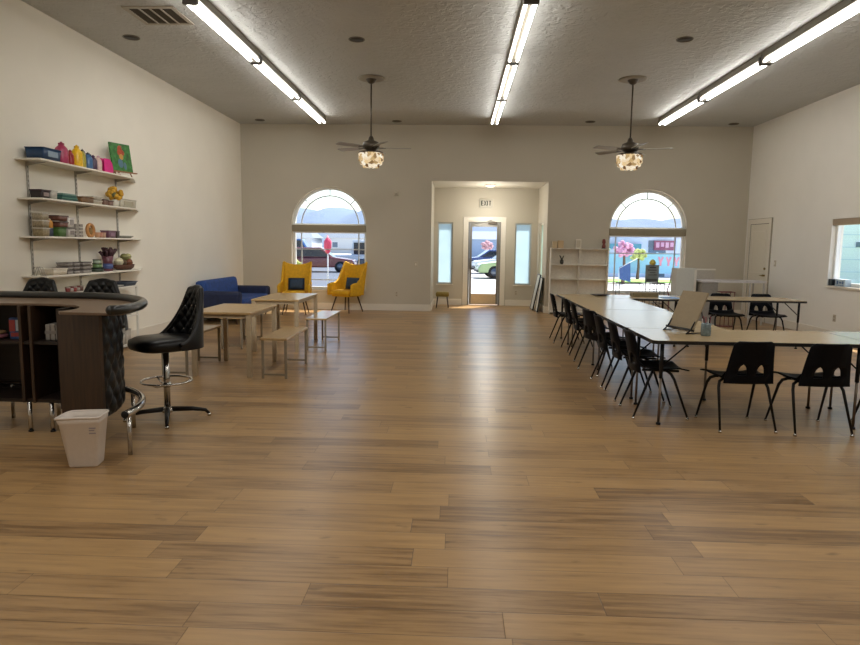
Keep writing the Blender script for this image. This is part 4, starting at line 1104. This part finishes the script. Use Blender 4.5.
# white cabinet and desk
t = thing('white_cabinet','tall white blank cabinet before right edge of the arched window','cabinet',(4.60,13.2,0))
obj('carcass', MB().box(-.20,.20,-.0,.3,0,1.10), 'paperwhite', t, bevel=.004); obj('door', MB().box(-.19,.15,-.014,0,.06,1.08), 'paperwhite', t, bevel=.003); obj('side_rail', MB().box(.155,.20,-.012,0,.06,1.08), 'white', t)
t = thing('white_hutch','pale white low partition panel behind the white desk','partition',(5.05,13.75,0))
obj('panel', MB().box(-.32,.32,0,.04,.0,1.06), C('panel_pale','#b9b2a7',.5), t); obj('top_cap', MB().box(-.33,.33,-.02,.06,1.05,1.08), 'white', t)
t = thing('white_desk','white long counter desk behind the far folding table','desk',(5.45,13.2,0))
obj('desk_top', MB().box(-.62,.62,-.25,.3,.835,.875), C('desk_white','#c9c6c8',.4), t, bevel=.004)
obj('end_panel', MB().box(-.6,-.30,-.22,.27,.0,.835), C('panel_grey2','#8f8b84',.5), t)
for x,y in ((.33,-.2),(.59,-.2),(.59,.26)): obj('leg', MB().box(x-.012,x+.012,y-.012,y+.012,0,.835), C('desk_leg','#b5b2ae',.4), t)
t = thing('red_wire_basket','small dark red wire basket on the floor stand below the white desk','basket',(5.20,12.6,0))
for k in range(4): obj('wire_post', MB().cyl((-.12+.08*k,0,0),(-.12+.08*k,0,.67),.008,n=6), C('wire_red','#6b3a3c',.5), t)
obj('wire_rim', MB().tube([(-.13,0,.67),(.13,0,.67),(.13,.2,.67),(-.13,.2,.67)],.008,6,closed=True), C('wire_red','#6b3a3c'), t); obj('base', MB().box(-.13,.13,0,.2,.0,.02), C('wire_red','#6b3a3c'), t)
# right window sill items
t = thing('speaker_cube','small black cube speaker on the right window sill','speaker',(XR+.02,11.27,RZ0))
obj('speaker_body', MB().box(-.05,.05,-.05,.05,0,.11), C('speaker_black','#16262b',.5), t, bevel=.006); obj('speaker_grille', MB().box(-.04,.04,-.053,-.05,.01,.1), 'black', t)
t = thing('card_box','white card box with blue marks on the right window sill','box',(XR+.02,10.98,RZ0))
obj('carton', MB().box(-.05,.05,-.14,.14,0,.12), C('card_white','#b9cbd6',.5), t, bevel=.003)
mk = MB()
for (a,b,c,d) in ((-.10,-.06,.04,.09),(-.04,.02,.05,.08),(.05,.09,.035,.09),(-.11,.11,.015,.025)): mk.box(-.053,-.05,a,b,c,d)
obj('blue_print', mk, C('card_blue','#4d6f9c',.5), t)

# entry stool and leaning boards
t = thing('low_stool','small olive upholstered stool with dark legs in the entry','stool',(-.335,15.62,0))
obj('seat_pad', MB().box(-.16,.16,-.14,.14,.27,.38), 'olive', t, bevel=.035)
for sx in (-1,1):
    for sy in (-1,1): obj('leg', MB().cyl((sx*.11,sy*.09,.28),(sx*.145,sy*.12,0),.016,.011,8), 'walleg', t)
def leanboard(label, y0, y1, xb, h, mat):
    t = thing('leaning_board', label, 'board', (xb,(y0+y1)/2,0))
    a = math.atan2(EX1-.03-xb, h); m = RY(a); hw = (y1-y0)/2
    obj('board_face', MB().box(-.008,.008,-hw+.02,hw-.02,.02,h-.02,m), mat, t)
    f = MB()
    for (c,d,e,g) in ((-hw,-hw+.02,0,h),(hw-.02,hw,0,h),(-hw+.02,hw-.02,0,.02),(-hw+.02,hw-.02,h-.02,h)): f.box(-.014,.014,c,d,e,g,m)
    obj('board_frame', f, 'blackmetal', t)
leanboard('white board with black frame leaning on entry right wall, outer one', 15.25,15.75,1.80,.86,'paperwhite')
leanboard('white board with black frame leaning on entry right wall, nearer the room', 14.85,15.22,1.86,.80,'white')
t = thing('doormat','thin beige threshold strip on floor at entry door','threshold',(.68,EY-.05,0)); obj('strip', MB().box(-.40,.40,-.05,.03,.0,.012), C('strip_beige','#9d8a6e',.6), t, bevel=.003); obj('strip_ridge', MB().box(-.38,.38,-.02,-.01,.012,.015), 'alu', t)

# ------------------------------------------------------------------ outdoors
GZ = -.15
g = struct('ground', MB().box(-90,110,YB+TH,330,GZ-.3,GZ).box(XR+.25,110,-40,YB+TH,GZ-.3,GZ).box(-90,XL-.3,-40,YB+TH,GZ-.3,GZ), 'asphalt')
def hills(name, pts, y, mat):
    h = MB(); n = len(pts)
    def f(u, v):
        x = pts[0][0]+(pts[-1][0]-pts[0][0])*u
        for (x0,z0),(x1,z1) in zip(pts,pts[1:]):
            if x <= x1+1e-6:
                k = (x-x0)/(x1-x0); k = k*k*(3-2*k); z = z0+(z1-z0)*k; break
        z += 1.2*sin(x*.11)+.8*sin(x*.29)
        return (x, y+60*v*v-60*(1-v), GZ + z*1.28*sin(pi/2*v))
    h.grid(f, 160, 10); return struct(name, h, mat, smooth=True)
hills('hills_far', [(-300,14),(-140,15),(-84,16),(-64,17),(-57,15.5),(-51,14),(-45,15.5),(-36,16),(-18,12),(10,10),(60,11),(95,13.5),(120,13),(180,14),(320,16)], 300, 'hill')
struct('parking_lot', MB().box(-40,-1.5,18,70,GZ,GZ+.01), 'lot')
# grass strips
tag(obj('grass_strip', MB().box(-9,-4.6,19.0,22.,GZ+.01,GZ+.05), 'grass'),'green grass strip outside left arched window, behind left armchair','grass')['kind'] = 'stuff'
tag(obj('grass_strip', MB().box(7.0,15.,31.5,34.,GZ,GZ+.05), 'grass'),'green grass strip below the blue fence outside right arched window','grass')['kind'] = 'stuff'
tag(obj('grass_strip', MB().box(8.2,40.,12.0,19.,GZ,GZ+.05), 'grass'),'green lawn outside the right wall window','grass')['kind'] = 'stuff'

def car(label, x, y, rz, col, L=4.4, Hh=1.5, name='car', cat='car', kind='suv'):
    t = thing(name, label, cat, (x,y,GZ), rz)
    w = .9
    body = [(-L/2,.35),(-L/2+.05,.75),(-L/2+.15,.85),(L/2-1.2,.88),(L/2-.15,.75),(L/2,.5),(L/2-.05,.3),(-L/2+.1,.3)]
    obj('body', MB().prism(body,-w,w,'y'), C('car_'+col,col,.25,.2,coat=.6,var=.03), t, bevel=.06)
    cab = {'suv':[(-L/2+.12,.84),(-L/2+.4,Hh),(L/2-2.0,Hh),(L/2-1.25,.86)],'pickup':[(-.5,.84),(-.4,Hh+.1),(.7,Hh+.1),(L/2-1.35,.86)]}[kind]
    obj('cabin', MB().prism(cab,-w*.88,w*.88,'y'), C('car_'+col,col), t, bevel=.06)
    c0, c1, c2, c3 = cab
    gl = MB().prism([(c0[0]+.2,.92),(c1[0]+.1,Hh-.1),(c2[0]-.05,Hh-.1),(c3[0]-.2,.92)],-w*.895,w*.895,'y')
    gl.prism([(c3[0]-.02,.9),(c2[0]+.08,Hh-.08),(c2[0]+.02,Hh-.08),(c3[0]-.12,.9)],-w*.75,w*.75,'y')
    obj('window_glass', gl, C('car_glass','#22303c',.1), t)
    for sx in (-L/2+.8,L/2-.85):
        for sy in (-1,1):
            wl = obj('wheel', MB().lathe([(0,-.1),(.3,-.1),(.34,-.06),(.34,.06),(.3,.1),(0,.1)],n=20).xf(T(sx,sy*.82,.34) @ RX(pi/2)), C('tyre','#17181b',.8), t)
            obj('hub', MB().lathe([(0,-.11),(.2,-.108),(.2,.108),(0,.11)],n=14).xf(T(sx,sy*.82,.34) @ RX(pi/2)), C('hubcap','#6f7680',.3,.7), wl)
    obj('headlight', MB().box(L/2-.12,L/2-.02,-w*.9,-w*.55,.58,.70).box(L/2-.12,L/2-.02,w*.55,w*.9,.58,.70), C('lamp_clear','#e2e6e8',.2), t)
    obj('bumper', MB().box(L/2-.08,L/2+.04,-w*.95,w*.95,.32,.46), C('bumper','#3b4045',.5), t, bevel=.03)
    return t
# seen through the entry door
car('pale green suv parked nearest the entry door outside',3.25,34,radians(184),'#a9c48e',4.5,1.6)
car('white sedan parked behind the pale green suv',3.2,40,radians(186),'#dfe6ee',4.5,1.45)
car('blue sedan parked farther behind, left in the door glass',2.4,47.0,radians(186),'#33518c',4.4,1.4)
# seen through the left window
car('blue van parked outside left arched window, upper left',-11.6,46.5,radians(4),'#2f6fb4',5.0,2.0,'van','van')
car('white pickup parked outside left arched window, rear right',-7.6,50,radians(4),'#dfe3e8',5.4,1.9,'pickup_truck','pickup truck',kind='pickup')
car('dark navy pickup parked outside left arched window, right',-3.0,38,radians(2),'#23334d',5.6,1.6,'pickup_truck','pickup truck',kind='pickup')
car('red sedan parked outside left arched window, in front of the white pickup',-8.2,38.5,radians(3),'#74363f',4.4,1.45)
car('grey sedan parked outside left arched window, left',-12.9,37.5,radians(2),'#6f7d8a',4.4,1.45)
def house(label, x, y, wd, dp, h, roof, wallc, roofc, name='house', wins=3):
    t = thing(name, label, 'building', (x,y,GZ))
    obj('wall', MB().box(-wd/2,wd/2,0,dp,0,h), C('hw_'+wallc,wallc,.8), t)
    r = MB().add([(-wd/2-.3,-.4,h),(wd/2+.3,-.4,h),(wd/2+.3,dp+.4,h),(-wd/2-.3,dp+.4,h),(-wd/2+wd*.12,dp/2,h+roof),(wd/2-wd*.12,dp/2,h+roof)],[(0,1,5,4),(1,2,5),(2,3,4,5),(3,0,4),(3,2,1,0)])
    obj('roof', r, C('hr_'+roofc,roofc,.8), t)
    for k in range(wins):
        xx = -wd/2 + wd*(k+.5)/wins
        f = obj('window', MB().box(xx-.6,xx+.6,-.05,0,h*.35,h*.75), C('house_white','#dfe3e6',.5), t)
        obj('pane', MB().box(xx-.5,xx+.5,-.07,-.05,h*.35+.1,h*.75-.1), C('house_pane','#5d7086',.2), f)
    obj('door', MB().box(-.5,.5,-.06,0,0,2.1), C('house_door','#6f7884',.6), t)
    return t
house('grey roofed white house outside left arched window, left',-33,118,13,9,2.8,2.2,'#cfd5db','#7f8b98')
house('grey roofed pale house outside left arched window, right',-19,122,12,9,2.9,2.4,'#d5d8da','#707c8a')
house('pale blue house seen through entry door, behind the cars',6,90,16,8,2.6,1.2,'#9db3d0','#8593a8')
b = house('pale lilac shop with dark pink signs outside right arched window',11.6,38.4,12,7,2.3,.5,'#e3e6f5','#b9c6d6','shop')
s1 = obj('shop_sign', MB().box(-.2,1.0,-.16,-.05,1.55,2.1), C('sign_maroon','#9a4a63',.5), b)
lt = MB()
for k in range(4): lt.box(-.1+k*.27,.08+k*.27,-.18,-.16,1.7+.05*(k % 2),2.0)
obj('sign_lettering', lt, C('sign_pink','#e4a9c0',.5), s1)
obj('teal_awning', MB().box(-3.4,-1.0,-.4,-.05,1.6,1.9), C('awning_teal','#5f9aa8',.6), b)
t = thing('blue_fence','low blue board fence with pink lettering outside right arched window','fence',(10.8,35.5,GZ))
obj('fence_board', MB().box(-4,4,0,.06,.3,1.4), C('fence_blue','#9ccdf0',.6), t)
for k in range(5): obj('post', MB().box(-3.9+k*1.92,-3.8+k*1.92,.06,.14,0,1.45), C('fence_post','#b9d4e6',.6), t)
lt = MB()
for k in range(3):
    x = .0+k*.42; lt.prism([(x,1.2),(x+.1,1.2),(x+.16,1.0),(x+.22,1.2),(x+.32,1.2),(x+.21,.9),(x+.21,.72),(x+.11,.72),(x+.11,.9)],-.03,0,'y')
obj('pink_lettering', lt, C('banner_pink','#e88fb0',.5), t)
def tree(label, x, y, h, r, col, trunk='#6b5748', seed=1):
    t = thing('tree', label, 'tree', (x,y,GZ)); rnd = random.Random(seed)
    obj('trunk', MB().tube([(0,0,0),(.03,0,h*.35),(0,0,h*.7)],[.09,.07,.04],8), C('bark',trunk,.9), t)
    c = MB()
    for k in range(70):
        a = rnd.random()*2*pi; zz = rnd.uniform(-1,1); q = rnd.uniform(.5,1.)*r
        c.ell((q*sqrt(1-zz*zz)*cos(a), q*sqrt(1-zz*zz)*sin(a), h*.68+q*zz*.8),(r*.24,r*.24,r*.2),6,4)
    obj('crown', c, C('leaf_'+col,col,.8,var=.3,scale=6), t)
tree('pink blossom tree outside right arched window, left',7.6,30,2.35,.42,'#d9a3c0',seed=2)
tree('pale green tree outside right arched window, far left',6.6,30.5,2.3,.4,'#a9cda0',seed=3)
tree('yellow green shrub tree beside the pink blossom tree',9.6,34.9,1.9,.4,'#c4c584',seed=4)
tree('pink blossom tree seen through entry door',2.7,60,2.5,.55,'#d2a9b0',seed=5)
tree('yellow green bush outside left arched window, behind armchair',-5.8,22.7,1.15,.36,'#a3a862',seed=6)
t = thing('feather_banner','navy blue banner on a slanted pole outside right arched window','banner',(6.42,25.5,GZ))
t.scale = (.62,1,.86)
obj('pole', MB().tube([(-.2,0,0),(-.2,0,1.0),(.9,0,1.45)],.02,6), C('pole_white','#dfe3e6',.4), t)
obj('flag', MB().prism([(-.12,.5),(.55,.38),(.48,1.25),(-.2,1.05)],-.01,.01,'y'), C('flag_navy','#44649a',.6,var=.2), t)
t = thing('garden_finial','pink bulb shaped ornament on white pole outside left arched window','ornament',(-3.90,19.5,GZ+.01))
t.scale = (.9,.9,1.12)
obj('pole', MB().cyl((0,0,0),(0,0,1.25),.03,.02,10), C('pole_white','#dfe3e6'), t)
obj('bulb', MB().lathe([(0,1.18),(.08,1.24),(.13,1.38),(.13,1.52),(.09,1.58),(.04,1.62),(0,1.70)],n=18), C('finial_pink','#cf3f63',.4), t)
# building seen through the right window
b = thing('garage_building','pale blue garage building outside the right wall window','building',(9.4,19.5,GZ))
obj('wall', MB().box(0,12,0,6,0,4.5), C('garage_blue','#e4f1fc',.7), b)
sg = MB()
for k in range(12): sg.box(0,12,-.02,0,.3+k*.36,.32+k*.36)
obj('siding_line', sg, C('siding_line','#c3daee',.7), b)
for k in range(4): obj('window', MB().box(2.2+k*.9,2.7+k*.9,-.05,-.02,1.75,1.9), C('garage_dark','#5d7486',.4), b)
obj('roof', MB().box(-.3,12.4,-.4,6.5,4.5,4.75), C('garage_roof','#a8bccb',.7), b)
t = thing('garden_shrub','round light green shrub on the lawn outside the right wall window','shrub',(10.6,17.6,GZ+.05))
obj('foliage', MB().ell((0,0,.34),(.5,.45,.32),14,9).ell((.6,.1,.27),(.35,.3,.24),12,8), C('shrub_green','#9fca62',.9,var=.3,scale=8), t)
obj('stem', MB().cyl((0,0,0),(0,0,.2),.05,n=8), C('bark','#6b5748',.9), t)

# ------------------------------------------------------------------ light, sky, camera
wd = bpy.data.worlds.new('sky'); SC.world = wd; wd.use_nodes = True
nt = wd.node_tree; nt.nodes.clear()
sky = nt.nodes.new('ShaderNodeTexSky'); sky.sky_type = 'NISHITA'; sky.sun_disc = False
sky.sun_elevation = radians(58); sky.sun_rotation = radians(35); sky.air_density = 1.0; sky.dust_density = 1.0; sky.ozone_density = 1.
bg = nt.nodes.new('ShaderNodeBackground'); bg.inputs[1].default_value = .3
o = nt.nodes.new('ShaderNodeOutputWorld')
nt.links.new(sky.outputs[0], bg.inputs[0]); nt.links.new(bg.outputs[0], o.inputs[0])
sl = bpy.data.lights.new('sun', 'SUN'); sl.energy = 11.; sl.angle = radians(.6); sl.color = (1., .95, .86)
so = bpy.data.objects.new('sun', sl); COL.objects.link(so)
so.rotation_euler = Vector((-.33,-.5,-1)).to_track_quat('-Z','Y').to_euler()

for lx in (-2.85, .72, 4.12):      # added unseen area lamps brighten the near half, in line with the rows
    al = bpy.data.lights.new('near_fill', 'AREA'); al.shape = 'RECTANGLE'; al.size = .2; al.size_y = 8.5; al.energy = 74; al.color = (1., .965, .91)
    ao = bpy.data.objects.new('near_fill', al); COL.objects.link(ao); ao.location = (lx, 2.3, H-.12)
for nm, p0, p1, en, cone in (('wall_fill', (-.6, 4.2, 3.9), (-4.89, 12.8, .7), 900, 60), ('wall_fill', (2.6, 4.0, 3.9), (6.36, 10.8, 1.6), 330, 66)):  # added soft spots that brighten the side walls, no fixtures there
    l = bpy.data.lights.new(nm, 'SPOT'); l.energy = en; l.spot_size = radians(cone); l.spot_blend = 1.; l.shadow_soft_size = .6; l.color = (1., .985, .95)
    ob = bpy.data.objects.new(nm, l); COL.objects.link(ob); ob.location = p0
    ob.rotation_euler = (Vector(p1)-Vector(p0)).to_track_quat('-Z','Y').to_euler()
l = bpy.data.lights.new('entry_fill', 'POINT'); l.energy = 42; l.shadow_soft_size = .1; l.color = (1., .95, .86)  # added point light to brighten the entry, hung below the flush light
ob = bpy.data.objects.new('entry_fill', l); COL.objects.link(ob); ob.location = (.75, 15.5, 2.3)
yaw, pitch, roll, F = .0402, .1179, .0131, 647.26
f = Vector((-sin(yaw), cos(yaw), 0)); r = Vector((cos(yaw), sin(yaw), 0)); u = Vector((0,0,1))
f2 = f*cos(pitch) - u*sin(pitch); u2 = u*cos(pitch) + f*sin(pitch)
r3 = r*cos(roll) + u2*sin(roll); u3 = u2*cos(roll) - r*sin(roll)
cam = bpy.data.cameras.new('camera'); co = bpy.data.objects.new('camera', cam); COL.objects.link(co)
mw = Matrix.Identity(4)
for i in range(3): mw[i][0], mw[i][1], mw[i][2] = r3[i], u3[i], -f2[i]
mw[2][3] = 1.48
co.matrix_world = mw
cam.sensor_width = 36; cam.lens = 36*F/860; cam.clip_end = 1000; cam.clip_start = .05
SC.camera = co
SC.view_settings.view_transform = 'Standard'
SC.view_settings.look = 'None'
SC.view_settings.exposure = 0.
SC.cycles.use_denoising = True
SC.cycles.max_bounces = 10; SC.cycles.diffuse_bounces = 6; SC.cycles.transparent_max_bounces = 12
SC.cycles.sample_clamp_indirect = 6
SC.cycles.caustics_reflective = False; SC.cycles.caustics_refractive = False
